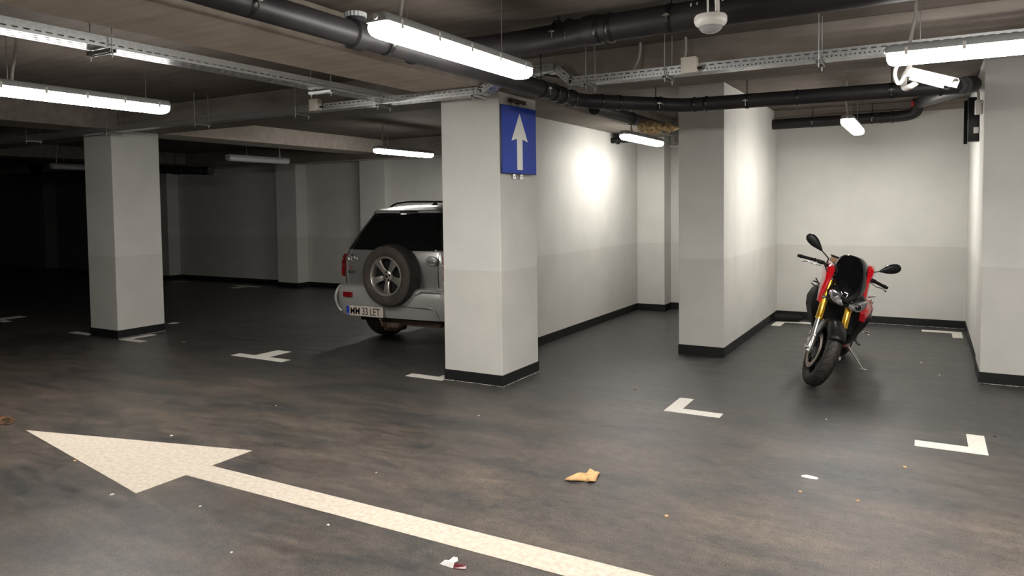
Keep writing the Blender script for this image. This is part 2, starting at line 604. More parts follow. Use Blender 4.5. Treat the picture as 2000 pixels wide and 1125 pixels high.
beam(XL, XR, 5.27, 5.86, ZB, 'concrete cross beam running left to right over the pillars')
beam(-3.80, -3.18, YF, 5.27, ZB, 'wide concrete beam crossing the picture towards the sign pillar', m='concrete_l')  # lighter concrete than its rear part, in place of bounced light underneath
beam(-3.80, -3.18, 5.86, 10.1, ZB, 'concrete beam above the bright side wall')
beam(-9.12, -8.52, YF, 5.27, ZB, 'concrete beam above the left pillar, camera side')
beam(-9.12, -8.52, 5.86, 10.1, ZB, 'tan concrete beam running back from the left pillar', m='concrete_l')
beam(-14.56, -13.94, 5.86, 10.1, ZB, 'dark concrete beam far left')
beam(-14.56, -13.94, YF, 5.27, ZB, 'dark concrete beam far left, camera side')
beam(XL, -3.80, 10.1, YB, 2.43, 'low concrete edge beam along the back wall')
beam(-3.18, -2.02, 10.1, YB, 2.43, 'short edge beam at the back of the narrow bay')
beam(-1.79, 0.40, 9.95, 10.2, 2.66, 'edge beam above the back wall of the motorcycle bay')
beam(XL, XR, 0.4, 1.0, ZB, 'concrete cross beam above the camera')

M['residue'] = mat('chalky_sealant', (0.035, 0.035, 0.034), 0.8, noise=(38, 1.0, (0.42, 0.41, 0.38)), bump=(60, 0.8))
for (x0, y0, x1, y1, lab) in ((-3.78, 5.259, -3.17, 5.259, 'pale sealant smear along the foot of the sign pillar'), (-3.165, 5.25, -3.165, 5.92, 'pale sealant smear on the right side foot of the sign pillar'),
                              (0.385, 7.196, 0.98, 7.196, 'pale sealant smear at the foot of the right pillar'), (-1.2, 10.190, 0.39, 10.190, 'pale sealant line along the back wall skirting'),
                              (-8.536, 5.18, -8.536, 5.80, 'pale sealant smear at the foot of the left pillar')):
    b = MB().tube([(x0, y0, .004), ((x0 + x1) / 2, (y0 + y1) / 2, .005), (x1, y1, .004)], .005, 6)
    o = tag(b.build('trim_1', M['residue'], smooth=60), lab, kind='structure')

# ------------------------------------------------------------------ floor markings


def marking(poly, label, m='paint', name='parking_mark', cat='floor marking', group='white parking bay marks'):
    b = MB().prism(poly, 0.0, 0.0022)
    return tag(b.build(name, M[m]), label, cat, group)


b = MB().prism([(-5.574, 2.69), (-3.775, 3.140), (-3.775, 2.835), (-0.60, 2.835), (-0.60, 2.662), (-3.775, 2.662), (-3.775, 2.358)], 0, 0.0022)
tag(b.build('direction_arrow', M['paint_dirty']), 'long white painted arrow on the floor pointing left', 'floor marking')
marking([(-1.724, 5.205), (-1.308, 5.205), (-1.308, 5.318), (-1.613, 5.318), (-1.613, 5.616), (-1.724, 5.616)], 'white painted L mark on the floor in front of the middle pillar')
marking([(-.063, 5.166), (.334, 5.166), (.334, 5.583), (.233, 5.583), (.233, 5.291), (-.063, 5.291)], 'white painted L mark on the floor nearest the right edge')
marking([(-6.461, 5.133), (-5.697, 5.133), (-5.697, 5.247), (-6.012, 5.247), (-6.012, 5.552), (-6.219, 5.552), (-6.219, 5.247), (-6.461, 5.247)], 'white painted T mark on the floor left of the car')
marking([(-4.19, 5.222), (-3.782, 5.222), (-3.782, 5.44), (-3.89, 5.44), (-3.89, 5.328), (-4.19, 5.328)], 'small white L mark against the left foot of the sign pillar')
marking([(-8.49, 5.155), (-8.075, 5.155), (-8.075, 5.25), (-8.375, 5.25), (-8.375, 5.572), (-8.49, 5.572)], 'white painted L mark at the right foot of the left pillar')
marking([(-9.57, 5.165), (-9.16, 5.165), (-9.16, 5.27), (-9.57, 5.27)], 'faint white strip on the floor left of the left pillar')
marking([(-.06, 9.82), (.25, 9.82), (.25, 9.51), (.352, 9.51), (.352, 9.95), (-.06, 9.95)], 'white L mark in the back right corner of the motorcycle bay')
marking([(-1.736, 9.5), (-1.62, 9.5), (-1.62, 9.82), (-1.30, 9.82), (-1.30, 9.95), (-1.736, 9.95)], 'white L mark in the back left corner of the motorcycle bay')
marking([(-12.35, 10.02), (-11.62, 10.02), (-11.62, 9.92), (-11.87, 9.92), (-11.87, 9.6), (-12.08, 9.6), (-12.08, 9.92), (-12.35, 9.92)], 'dim white T mark on the floor by the back wall')
marking([(-12.1, 5.25), (-11.35, 5.25), (-11.35, 5.36), (-11.62, 5.36), (-11.62, 5.68), (-11.82, 5.68), (-11.82, 5.36), (-12.1, 5.36)], 'very dim T mark at the far left edge of the floor')
marking([(-14.45, 9.95), (-13.95, 9.95), (-13.95, 10.05), (-14.45, 10.05)], 'dim white strip by the back wall next to the dark pilaster')
marking([(-9.08, 6.2), (-8.98, 6.2), (-8.98, 6.32), (-9.08, 6.32)], 'tiny white mark just behind the left pillar')

# ------------------------------------------------------------------ perforated cable trays


def strip(b, o, u, v, length, height, rows, mi=0):
    """perforated sheet: rows = (v0, v1, slot, pitch, phase)"""
    o, u, v = Vector(o), Vector(u).normalized(), Vector(v).normalized()

    def q(a0, a1, c0, c1):
        if a1 - a0 > 1e-5 and c1 - c0 > 1e-5:
            b.add([o + u * a0 + v * c0, o + u * a1 + v * c0, o + u * a1 + v * c1, o + u * a0 + v * c1], [(0, 1, 2, 3)], mi)
    c = 0
    for (c0, c1, slot, pitch, ph) in sorted(rows):
        q(0, length, c, c0)
        a = 0
        p = ph
        while p + slot < length:
            q(a, p, c0, c1)
            a = p + slot
            p += pitch
        q(a, length, c0, c1)
        c = c1
    q(0, length, c, height)


SIDE_ROWS = [(0.012, 0.021, 0.009, 0.027, 0.01), (0.038, 0.047, 0.032, 0.055, 0.012)]
SLOT_ROW = [(0.014, 0.022, 0.032, 0.055, 0.012)]


def tray_run(b, p, d, w_dir, length, width, h=0.06, SIDE_ROWS=SIDE_ROWS):
    """p: bottom corner nearest the camera, d along, w_dir across, side sheets up"""
    p, d, w = Vector(p), Vector(d).normalized(), Vector(w_dir).normalized()
    z = Vector((0, 0, 1))
    strip(b, p, d, z, length, h, SIDE_ROWS)
    strip(b, p + w * width, d, z, length, h, SIDE_ROWS)
    k = width / 3
    strip(b, p, d, w, length, width, [(k * 0.45, k * 0.75, 0.03, 0.06, 0.01), (k * 1.35, k * 1.65, 0.03, 0.06, 0.04), (k * 2.25, k * 2.55, 0.03, 0.06, 0.01)])
    for q in (p + z * h, p + w * width + z * h):
        sgn = 1 if q == p + z * h else -1
        b.add([q, q + d * length, q + d * length + w * 0.012 * sgn, q + w * 0.012 * sgn], [(0, 1, 2, 3)])


def bracket(parent, c, d, width, ztop, label=None, low=0.0):
    """support rail under the tray with two hanging rods; c centre under the tray, d across direction"""
    c, d = Vector(c), Vector(d).normalized()
    e = Vector((-d.y, d.x, 0))
    b = MB()
    X = Matrix(((d.x, e.x, 0, c.x), (d.y, e.y, 0, c.y), (0, 0, 1, c.z), (0, 0, 0, 1)))
    hw = width / 2 + 0.035
    b.box(-hw, hw, -0.018, 0.018, -0.004, 0, X=X)
    b.box(-hw, hw, -0.018, -0.014, -0.022, 0, X=X)
    b.box(-hw, hw, 0.014, 0.018, -0.022, 0, X=X)
    for s_ in (-1, 1):
        q = X @ Vector((s_ * (hw - 0.012), 0, 0))
        b.tube([(q.x, q.y, c.z - 0.05), (q.x, q.y, ztop - 0.002)], 0.004, 6)
        b.lathe([(0.0, 0), (0.009, 0), (0.009, 0.008), (0, 0.008)], 6, X=Matrix.Translation((q.x, q.y, c.z - 0.03)))
    return b.build('tray_bracket', M['galv_dull'], parent)


ty, tz = 4.95, 2.452
# tray A: runs along the depth at left
tA = thing('cable_tray', (-4.0, 1.5, tz), 'bright perforated steel cable tray running from upper left towards the sign pillar', 'cable tray')
b = MB()
tray_run(b, (-4.0, -0.6, tz + 0.006), (0, 1, 0), (-1, 0, 0), 5.56, 0.16, SIDE_ROWS=SLOT_ROW)
b.build('tray', M['galv'], tA, solid=0.0015)
for y in (1.3, 2.44, 4.13):
    bracket(tA, (-4.08, y, tz), (1, 0, 0), 0.16, ZS)
# tray B left part (joins A)
tB = thing('cable_tray', (-6.2, ty, tz), 'perforated steel cable tray along the cross beam left of the sign pillar', 'cable tray')
b = MB()
tray_run(b, (-18.0, ty, tz), (1, 0, 0), (0, 1, 0), 14.85, 0.12)
b.build('tray', M['galv'], tB, solid=0.0015)
b = MB()
X = Matrix.Translation((-3.15, ty, tz)) @ Matrix.Rotation(-math.radians(28), 4, 'Y')
for (o_, u_, v_, hh, rws) in (((0, 0, 0), (1, 0, 0), (0, 0, 1), 0.06, SIDE_ROWS), ((0, 0.12, 0), (1, 0, 0), (0, 0, 1), 0.06, SIDE_ROWS), ((0, 0, 0), (1, 0, 0), (0, 1, 0), 0.12, [(0.02, 0.03, 0.03, 0.06, 0.01), (0.06, 0.07, 0.03, 0.06, 0.02)])):
    b2 = MB()
    strip(b2, o_, u_, v_, 0.17, hh, rws)
    b.add(b2.v, b2.f, 0, X)
b.build('tray_bend', M['galv'], tB, solid=0.0015)
for x in (-4.20, -3.21, -5.2, -6.65, -8.2, -9.9, -11.4, -13.2):
    bracket(tB, (x, ty + 0.06, tz), (0, 1, 0), 0.12, ZB if -3.8 < x < -3.18 else ZS)
# tray B right part with a hop over the drain pipe
tC = thing('cable_tray', (-1.0, ty, tz), 'long perforated cable tray along the cross beam on the right', 'cable tray')
b = MB()
tray_run(b, (-2.37, ty, tz), (1, 0, 0), (0, 1, 0), 5.8, 0.12)
b.build('tray', M['galv'], tC, solid=0.0015)
b = MB()
for (o_, ang, ln) in (((-2.50, ty, tz + 0.115), 42, 0.17), ((-2.70, ty, tz + 0.117), 0, 0.2), ((-2.86, ty, tz + 0.115 - 0.10), -32, 0.185)):
    X = Matrix.Translation(o_) @ Matrix.Rotation(math.radians(ang), 4, 'Y')
    for (o2, u_, v_, hh, rws) in (((0, 0, 0), (1, 0, 0), (0, 0, 1), 0.06, SIDE_ROWS), ((0, 0.12, 0), (1, 0, 0), (0, 0, 1), 0.06, SIDE_ROWS), ((0, 0, 0), (1, 0, 0), (0, 1, 0), 0.12, [(0.02, 0.03, 0.03, 0.06, 0.01), (0.06, 0.07, 0.03, 0.06, 0.02)])):
        b2 = MB()
        strip(b2, o2, u_, v_, ln, hh, rws)
        b.add(b2.v, b2.f, 0, X)
b.build('tray_bend', M['galv'], tC, solid=0.0015)
for x in (-2.22, -1.62, -0.62, 0.5, 1.8):
    bracket(tC, (x, ty + 0.06, tz), (0, 1, 0), 0.12, ZS)
# cables in the trays, one sagging lead visible
b = MB()
b.tube(rounded([(-3.2, 5.02, 2.47), (-2.75, 5.04, 2.60), (-2.3, 5.04, 2.49), (-1.9, 5.03, 2.475), (3.4, 5.02, 2.472)], 0.1), 0.007, 8)
b.tube([(-17.5, 5.03, 2.468), (-4.1, 5.03, 2.468), (-3.2, 5.02, 2.470)], 0.009, 8)
tag(b.build('cable', M['black_pl'], smooth=40), 'dark cable lying in the cable trays along the cross beam', 'cable')


def cord(name, pts, r, m, label, cat='conduit', rr=0.05, group=None):
    b = MB().tube(rounded(pts, rr), r, 10)
    return tag(b.build(name, M[m], smooth=50), label, cat, group)


def jbox(x, y, z, label, s=0.105, d=0.055, face='y'):
    t = thing('junction_box', (x, y, z), label, 'junction box')
    b = MB().rbox(x - s / 2, x + s / 2, y - d, y, z, z + s, 0.006)
    b.build('body', M['box_pl'], t, smooth=40)
    b = MB().rbox(x - s / 2 - 0.001, x + s / 2 + 0.001, y - d - 0.006, y - d + 0.002, z - 0.001, z + s + 0.001, 0.003)
    for sx in (-1, 1):
        for sz in (-1, 1):
            b.lathe([(0.0, -0.002), (0.004, -0.002), (0.004, 0.002)], 8, axis='y', X=Matrix.Translation((x + sx * s * 0.4, y - d - 0.006, z + s / 2 + sz * s * 0.4)))
    b.build('lid', M['box_pl'], t, smooth=40)
    b = MB()
    b.tube([(x + s * 0.5, y - d / 2, z + s * 0.3), (x + s * 0.5 + 0.03, y - d / 2, z + s * 0.3)], 0.009, 10)
    b.build('cable_gland', M['black_pl'], t, smooth=40)
    return t


jbox(-1.44, 4.948, 2.445, 'beige square junction box fixed on the right cable tray')
jbox(-4.93, 4.948, 2.445, 'beige square junction box on the dark cable tray left of the sign pillar')


# ------------------------------------------------------------------ lamps
def fixture(label, x0, y0, z, ln, d='y', lit=True, cond=0.08, tilt=0.0, wires=None, bow=(-0.03, 0.04)):
    """x0,y0: middle of the near/left end; z: underside"""
    t = thing('ceiling_lamp', (x0, y0, z), label, 'lamp', 'long sealed fluorescent lamps hanging on wires')
    if d == 'y':
        X = Matrix.Translation((x0, y0, z))
    else:
        X = Matrix.Translation((x0, y0, z)) @ Matrix.Rotation(-PI / 2, 4, 'Z')
    X = X @ Matrix.Rotation(tilt, 4, 'X')
    # diffuser: rounded tub
    prof = [(-0.059, 0.064), (-0.063, 0.050), (-0.065, 0.034), (-0.058, 0.014), (-0.040, 0.003), (-0.015, 0.0), (0.015, 0.0), (0.040, 0.003), (0.058, 0.014), (0.065, 0.034), (0.063, 0.050), (0.059, 0.064)]
    b = MB()
    rings = []
    for yy, k in ((0.004, 0.55), (0.012, 0.82), (0.03, 0.96), (0.05, 1.0), (ln - 0.05, 1.0), (ln - 0.03, 0.96), (ln - 0.012, 0.82), (ln - 0.004, 0.55)):
        rings.append([(px * (0.6 + 0.4 * k), yy, 0.064 - (0.064 - pz) * k) for px, pz in prof])
    b.loft(rings, X=X)
    dif = b.build('diffuser', M[lit if isinstance(lit, str) else 'lamp_on'] if lit else M['lamp_off'], t, smooth=50)
    b = MB()
    hp = [(-0.064, 0.063), (-0.064, 0.072), (-0.052, 0.098), (-0.040, 0.106), (0.040, 0.106), (0.052, 0.098), (0.064, 0.072), (0.064, 0.063)]
    rings = []
    for yy, k in ((-0.002, 0.86), (0.006, 0.97), (0.02, 1.0), (ln - 0.02, 1.0), (ln - 0.006, 0.97), (ln + 0.002, 0.86)):
        rings.append([(px * k, yy, 0.063 + (pz - 0.063) * k) for px, pz in hp])
    b.loft(rings, X=X)
    b.lathe([(0, -0.010), (0.013, -0.010), (0.015, 0.0)], 14, axis='y', X=X @ Matrix.Translation((0, 0, 0.084)), mi=1)
    b.build('housing', [M['housing'], M['clip']], t, smooth=35)
    nclip = 5
    for k in range(nclip):
        yy = 0.10 + (ln - 0.2) * k / (nclip - 1)
        for s_ in (-1, 1):
            b = MB().rbox(s_ * 0.062 - 0.004, s_ * 0.062 + 0.004, yy - 0.008, yy + 0.008, 0.044, 0.086, 0.002, X=X)
            b.build('clip', M['clip'], t)
    for k, f in enumerate(wires or (0.18, 0.82)):
        p = X @ Vector((0, ln * f, 0.106))
        b = MB().tube([(p.x, p.y, p.z), (p.x, p.y, ZS)], 0.0028, 6)
        b.rbox(p.x - 0.02, p.x + 0.02, p.y - 0.02, p.y + 0.02, p.z, p.z + 0.006, 0.002)
        b.build('suspension_wire', M['wire'], t)
    p = X @ Vector((0, cond * ln, 0.10))
    b = MB().tube(rounded([(p.x, p.y, p.z), (p.x + bow[0] * 0.3, p.y + 0.005, p.z + 0.07), (p.x + bow[0], p.y + bow[1] * 0.5, p.z + 0.17), (p.x + bow[0] * 0.6, p.y + bow[1], ZS)], 0.08), 0.010, 10)
    b.build('conduit', M['conduit'], t, smooth=50)
    return t


fixture('large lit lamp above and in front of the sign pillar', -2.13, 2.50, 2.305, 1.34, cond=0.12, wires=(0.16, 0.80), bow=(0.02, 0.02))
fixture('lit lamp at the upper left edge, half out of frame', -5.28, 2.36, 2.305, 1.30, cond=0.15, wires=(0.13, 0.87), bow=(0.0, 0.05))
fixture('lit lamp at the upper right edge above the security camera', -0.22, 4.55, 2.305, 1.28, d='x', cond=0.09, wires=(0.13, 0.86), bow=(0.03, 0.0))
fixture('short looking lit lamp hanging in the motorcycle bay', -0.71, 7.76, 2.305, 1.27, lit='lamp_moto', cond=0.06, wires=(0.30, 0.9))
fixture('lit lamp hanging in the narrow bay against the bright wall', -3.09, 7.92, 2.305, 1.27, lit='lamp_narrow', cond=0.2, wires=(0.16, 0.86))
fixture('lit lamp hanging above the parked car', -6.70, 7.80, 2.305, 1.27, lit='lamp_car', cond=0.12, wires=(0.2, 0.86))
fixture('unlit grey lamp in the dark left of the car', -9.56, 7.64, 2.305, 1.22, lit=False, cond=0.86, wires=(0.30, 0.85))
fixture('unseen lit lamp added beyond the right edge to brighten the near floor', 1.05, 2.50, 2.305, 1.27)  # this and the next two are added out of view to brighten camera-facing surfaces
fixture('unseen lit lamp added behind the camera as front light', -2.13, -1.9, 2.305, 1.27)
fixture('unseen lit lamp added behind the camera to the right as front light', 1.05, -1.9, 2.305, 1.27)
fixture('unlit lamp barely visible at the far left edge', -13.6, 5.95 + 1.2, 2.30, 1.27, lit=False)

# ------------------------------------------------------------------ pipes


def pipe(b, pts, r, rr=0.09, mi=0, n=20):
    b.tube(rounded(pts, rr, 7), r, n, mi)


def ring(b, c, d, r, w=0.03, mi=1, n=24):
    """collar around a pipe at c in direction d"""
    d = Vector(d).normalized()
    X = Matrix.Translation(c) @ Vector((0, 0, 1)).rotation_difference(d).to_matrix().to_4x4()
    b.lathe([(r * 0.99, -w / 2 - 0.004), (r * 1.08, -w / 2), (r * 1.12, -w / 4), (r * 1.12, w / 4), (r * 1.08, w / 2), (r * 0.99, w / 2 + 0.004)], n, mi, X)


def hanger(parent, c, d, r, ztop=ZS):
    """clamp, rod and bright wing screw"""
    c = Vector(c)
    d = Vector(d).normalized()
    X = Matrix.Translation(c) @ Vector((0, 0, 1)).rotation_difference(d).to_matrix().to_4x4()
    b = MB()
    b.lathe([(r * 1.0, -0.012), (r * 1.05, -0.012), (r * 1.05, 0.012), (r * 1.0, 0.012)], 24, 0, X)
    b.tube([(c.x, c.y, c.z + r), (c.x, c.y, ztop)], 0.0045, 6, 0)
    e = Vector((d.y, -d.x, 0)).normalized()
    if e.y > 0:
        e = -e
    if abs(d.y) > 0.9:
        e = Vector((1, 0, 0))
    q = c + e * (r * 1.06)
    b.tube([q - e * 0.004, q + e * 0.014], 0.011, 8, 1)
    b.tube([q + e * 0.010, q + e * 0.010 - Vector((0, 0, 0.045))], 0.005, 6, 1)
    b.tube([q + e * 0.010 - d * 0.020, q + e * 0.010 + d * 0.020], 0.006, 6, 1)
    return b.build('pipe_hanger', [M['black_pl'], M['chrome']], parent, smooth=40)


r1 = 0.0625
P1 = thing('drain_pipe', (-2.6, 3, 2.45), 'black drain pipe that runs beside the wide beam and bends right across the bays', 'pipe')
path = [(-2.60, -1.0, 2.452), (-2.60, 2.9, 2.446), (-2.50, 4.9, 2.408)]
b = MB()
pipe(b, path, r1, 0.2)
path2 = [(-2.50, 4.9, 2.408), (-2.47, 5.35, 2.392), (-1.80, 5.95, 2.372), (0.17, 5.98, 2.36), (0.255, 6.25, 2.395), (-0.055, 9.8, 2.70), (-0.13, 9.9, 2.61), (-0.36, 9.9, 2.578), (-1.79, 9.9, 2.572)]
b.tube(rounded(path2[:5], 0.12, 8), 0.057, 20, 0)
b.tube(rounded([path2[3], path2[4]], 0.1), 0.057, 20, 0)
for c, d in (((-2.575, 3.10, 2.441), (0, 1, 0)), ((-2.49, 4.93, 2.406), (0, 1, 0)), ((-2.485, 5.06, 2.40), (0, 1, 0)), ((-2.48, 5.22, 2.396), (0, 1, -0.05))):
    ring(b, c, d, 0.062, 0.022)
for c, d in (((-2.33, 5.475, 2.388), (1, 0.9, 0)), ((-2.22, 5.575, 2.385), (1, 0.9, 0)), ((-1.95, 5.815, 2.377), (1, 0.9, 0)), ((-1.70, 5.95, 2.371), (1, 0, 0)), ((-1.60, 5.95, 2.371), (1, 0, 0)), ((-0.9, 5.966, 2.365), (1, 0, 0)), ((0.06, 5.98, 2.36), (1, 0, 0))):
    ring(b, c, d, 0.057, 0.022)
b.build('pipe', [M['pipe'], M['pipe_ring']], P1, smooth=50)
b = MB()
b.lathe([(0.062, -0.01), (0.078, 0), (0.078, 0.08), (0.062, 0.09)], 28, 0, Matrix.Translation((-2.60, 2.93, 2.446)) @ Matrix.Rotation(PI / 2, 4, 'X'))
b.lathe([(0.05, 0.0), (0.05, 0.075)], 24, 0, Matrix.Translation((-2.60, 2.89, 2.46)), caps=True)
b.build('inspection_tee', M['pipe'], P1, smooth=50)
b = MB()
pr = []
for k in range(36):
    a = 2 * PI * k / 36
    rr_ = 0.058 if k % 2 else 0.054
    pr.append((rr_ * math.cos(a) - 2.60, rr_ * math.sin(a) + 2.89))
b.prism(pr, 2.533, 2.556)
b.build('screw_cap', M['cap_grey'], P1)['label'] = 'grey ribbed screw cap'
for c, d in (((-2.60, 2.2, 2.45), (0, 1, 0)), ((-2.50, 4.75, 2.41), (0, 1, 0))):
    hanger(P1, c, d, r1)
for c, d in (((-1.98, 5.79, 2.378), (1, 0.9, 0)), ((-1.28, 5.96, 2.367), (1, 0, 0)), ((-0.25, 5.975, 2.362), (1, 0, 0))):
    hanger(P1, c, d, 0.057)

P2 = thing('drain_pipe', (-1.0, 9.9, 2.5), 'black drain pipe along the back wall of the motorcycle bay with an upward elbow', 'pipe')
b = MB()
b.tube(rounded([(-1.79, 9.85, 2.572), (-0.30, 9.85, 2.575), (-0.14, 9.80, 2.60), (-0.125, 9.72, 2.735)], 0.14, 8), 0.066, 20, 0)
b.tube(rounded([(0.20, 5.98, 2.362), (0.262, 6.12, 2.385), (0.245, 6.5, 2.42), (-0.12, 9.72, 2.70)], 0.18, 8), 0.060, 20, 0)
ring(b, (-0.40, 9.85, 2.575), (1, 0, 0), 0.066, 0.03)
ring(b, (-0.52, 9.85, 2.575), (1, 0, 0), 0.066, 0.02)
b.build('pipe', [M['pipe'], M['pipe_ring']], P2, smooth=50)
hanger(P2, (-1.30, 9.85, 2.573), (1, 0, 0), 0.066)
hanger(P2, (-0.62, 9.85, 2.574), (1, 0, 0), 0.066)
b = MB()
b.lathe([(0.067, -0.03), (0.072, -0.028), (0.074, 0.0), (0.071, 0.03), (0.067, 0.03)], 20, 0, Matrix.Translation((-0.128, 9.74, 2.70)))
b.build('red_tape', M['rag'], P2, smooth=50)['label'] = 'red tape wrapped at the top of the elbow'

P3 = thing('drain_pipe', (-1.0, 4.2, 2.6), 'thick black pipe along the top right under the slab', 'pipe')
b = MB()
rb = 0.083
b.tube(rounded([(-2.60, 3.35, 2.452), (-2.58, 3.75, 2.50), (-2.30, 4.18, 2.61), (-1.9, 4.2, 2.64), (3.4, 4.2, 2.668)], 0.22, 8), rb, 24, 0)
for x in (-2.0, -1.80, -1.72):
    ring(b, (x, 4.2, 2.64), (1, 0, 0), rb, 0.03)
ring(b, (-1.84, 4.2, 2.64), (1, 0, 0), rb, 0.10, 0)
b.build('pipe', [M['pipe'], M['pipe_ring']], P3, smooth=50)
for x in (-2.08, -1.34, 0.25, 1.6):
    hanger(P3, (x, 4.2, 2.645), (1, 0, 0), rb)

for x, dz in ((-1.20, .07), (-1.165, .05), (-1.02, .045), (-0.95, .03), (-0.885, .06), (-0.70, .02)):
    b = MB()
    a0, n_ = 2.45, 6
    b.tube([(x + .002 * math.sin(k * 2), 4.2 - (rb + .001) * math.cos(.55 - k * dz * 4 / n_), 2.652 + (rb + .001) * math.sin(.55 - k * dz * 4 / n_)) for k in range(n_ + 1)], [.0022, .003, .002, .0035, .0022, .004, .001], 6)
    b.build('plaster_drip', M['paper'], P3)['label'] = 'white dried drip'

P4 = thing('drain_pipe', (-2.7, 8.0, 2.4), 'dark drain pipe under the beam of the narrow bay, behind the yellow foam', 'pipe')
b = MB()
b.tube(rounded([(-2.62, 6.0, 2.42), (-2.62, 10.0, 2.40), (-2.1, 10.02, 2.40)], 0.12), 0.06, 20, 0)
b.tube([(-2.62, 9.2, 2.34), (-2.62, 9.9, 2.30), (-2.2, 10.0, 2.28)], 0.05, 18, 0)
ring(b, (-2.62, 6.9, 2.415), (0, 1, 0), 0.06)
ring(b, (-2.62, 9.6, 2.40), (0, 1, 0), 0.06)
b.build('pipe', [M['pipe'], M['pipe_ring']], P4, smooth=50)
hanger(P4, (-2.62, 8.4, 2.407), (0, 1, 0), 0.06)

P5 = thing('drain_pipe', (-12.5, 8.0, 2.2), 'black pipe in the dark between the left pillar and the unlit lamp', 'pipe')
b = MB()
b.tube(rounded([(-18.5, 8.6, 2.33), (-12.4, 8.6, 2.31), (-11.6, 8.1, 2.25), (-10.55, 8.1, 2.2)], 0.25, 7), 0.07, 18, 0)
ring(b, (-11.4, 8.1, 2.24), (1, 0, 0), 0.07)
ring(b, (-10.75, 8.1, 2.21), (1, 0, 0), 0.07)
b.build('pipe', [M['pipe'], M['pipe_ring']], P5, smooth=50)
for x in (-13.4, -12.5, -11.2, -11.5):
    hanger(P5, (x, 8.6 if x < -12.4 else 8.1, 2.3 if x < -12.4 else 2.24), (1, 0, 0), 0.07)

P6 = thing('wall_conduit', (-7, 10.2, 2.42), 'thin pale conduit along the top of the back wall behind the car', 'conduit')
b = MB().tube([(-13.0, 10.09, 2.42), (-4.0, 10.09, 2.42)], 0.014, 10)
b.build('conduit', M['conduit'], P6, smooth=50)
b = MB().tube([(-3.32, 10.32, 2.395), (-2.0, 10.32, 2.395)], 0.02, 10)
tag(b.build('wall_conduit', M['white_pl'], smooth=50), 'short white conduit high at the back of the narrow bay', 'conduit')

# black valve on the bright wall
t = thing('pipe_valve', (-3.70, 9.2, 2.36), 'black pipe stub and clamp on the bright wall beside the lamp', 'pipe stub')
b = MB().tube(rounded([(-3.75, 9.15, 2.42), (-3.55, 9.15, 2.42), (-3.40, 9.25, 2.42)], 0.05), 0.04, 14)
b.build('stub', M['black_pl'], t, smooth=50)
b = MB()
ring(b, (-3.66, 9.15, 2.42), (1, 0, 0), 0.05, 0.03, 0)
b.rbox(-3.70, -3.62, 9.09, 9.20, 2.46, 2.50, 0.01)
b.build('clamp', M['black_pl'], t, smooth=50)

# yellow foam
t = MB()
random.seed(3)
rings = []
for i in range(15):
    u = i / 14
    w = 0.085 * (math.sin(PI * min(1, u * 1.25 + 0.12)) ** 0.6 if u < 0.7 else (1 - u) / 0.3 * 0.75 + 0.12)
    ring_ = []
    for k in range(12):
        a = 2 * PI * k / 12
        j = 1 + random.uniform(-0.16, 0.16)
        ring_.append((-2.56 + u * 0.42, 6.95 + w * 0.7 * math.cos(a) * j, 2.335 - 0.045 * u + w * 0.75 * math.sin(a) * j))
    rings.append(ring_)
t.loft(rings)
tag(t.build('insulation_foam', M['foam'], smooth=60), 'crusty yellow brown insulation foam bulging above the narrow bay', 'insulation foam')

# extra thin wires and conduits hanging from the slab near the right tray
cord('conduit', [(-1.90, 5.21, ZS), (-1.905, 5.21, 2.66), (-1.93, 5.16, 2.56), (-1.93, 5.05, 2.50)], 0.011, 'conduit', 'short grey conduit dropping behind the right cable tray near its bend')
cord('conduit', [(-1.555, 5.21, ZS), (-1.55, 5.20, 2.62), (-1.57, 5.12, 2.54), (-1.58, 5.05, 2.50)], 0.010, 'conduit', 'short grey conduit dropping to the tray left of the beige box')

# ------------------------------------------------------------------ dome camera
t = thing('dome_camera', (-1.055, 4.0, 2.48), 'white dome security camera hanging from the ceiling at the top', 'security camera')
x, y = -1.055, 4.0
b = MB().lathe([(0.0, 2.585), (0.055, 2.585), (0.082, 2.578), (0.088, 2.568), (0.088, 2.545), (0.082, 2.53), (0.065, 2.518), (0.058, 2.514)], 40, 0, Matrix.Translation((x, y, 0)))
b.build('housing', M['white_pl'], t, smooth=40)
b = MB().lathe([(0.066, 2.52), (0.060, 2.505), (0.046, 2.492), (0.025, 2.483), (0.004, 2.480)], 40, 0, Matrix.Translation((x, y, 0)), caps=True)
b.build('dome', M['dome'], t, smooth=60)
b = MB().tube([(x - 0.015, y, 2.584), (x - 0.015, y, ZS)], 0.006, 10)
b.build('rod', M['white_pl'], t, smooth=60)
b = MB().tube(rounded([(x + 0.035, y + 0.005, 2.58), (x + 0.035, y + 0.005, 2.66), (x + 0.015, y + 0.01, ZS)], 0.06), 0.013, 12)
b.build('conduit', M['white_pl'], t, smooth=60)

# bullet camera under the right lamp
t = thing('bullet_camera', (0.0, 4.9, 2.22), 'white box security camera with sunshield tilted under the right lamp', 'security camera')
d = Vector((0.196, -0.08, -0.085)).normalized()
zz = Vector((0.0, 0.0, 1.0))
sx = d.cross(zz).normalized()
uz = sx.cross(d).normalized()
o = Vector((0.085, 4.86, 2.225))
X = Matrix(((sx.x, -d.x, uz.x, o.x), (sx.y, -d.y, uz.y, o.y), (sx.z, -d.z, uz.z, o.z), (0, 0, 0, 1)))
b = MB().rbox(-0.036, 0.036, 0.0, 0.21, -0.032, 0.030, 0.008, X=X)
b.build('body', M['white_pl'], t, smooth=40)
b = MB()
b.prism([(-0.046, -0.012), (-0.046, 0.03), (-0.02, 0.042), (0.02, 0.042), (0.046, 0.03), (0.046, -0.012), (0.043, -0.012), (0.043, 0.028), (0.019, 0.039), (-0.019, 0.039), (-0.043, 0.028), (-0.043, -0.012)], -0.035, 0.22, axis='y', X=X)
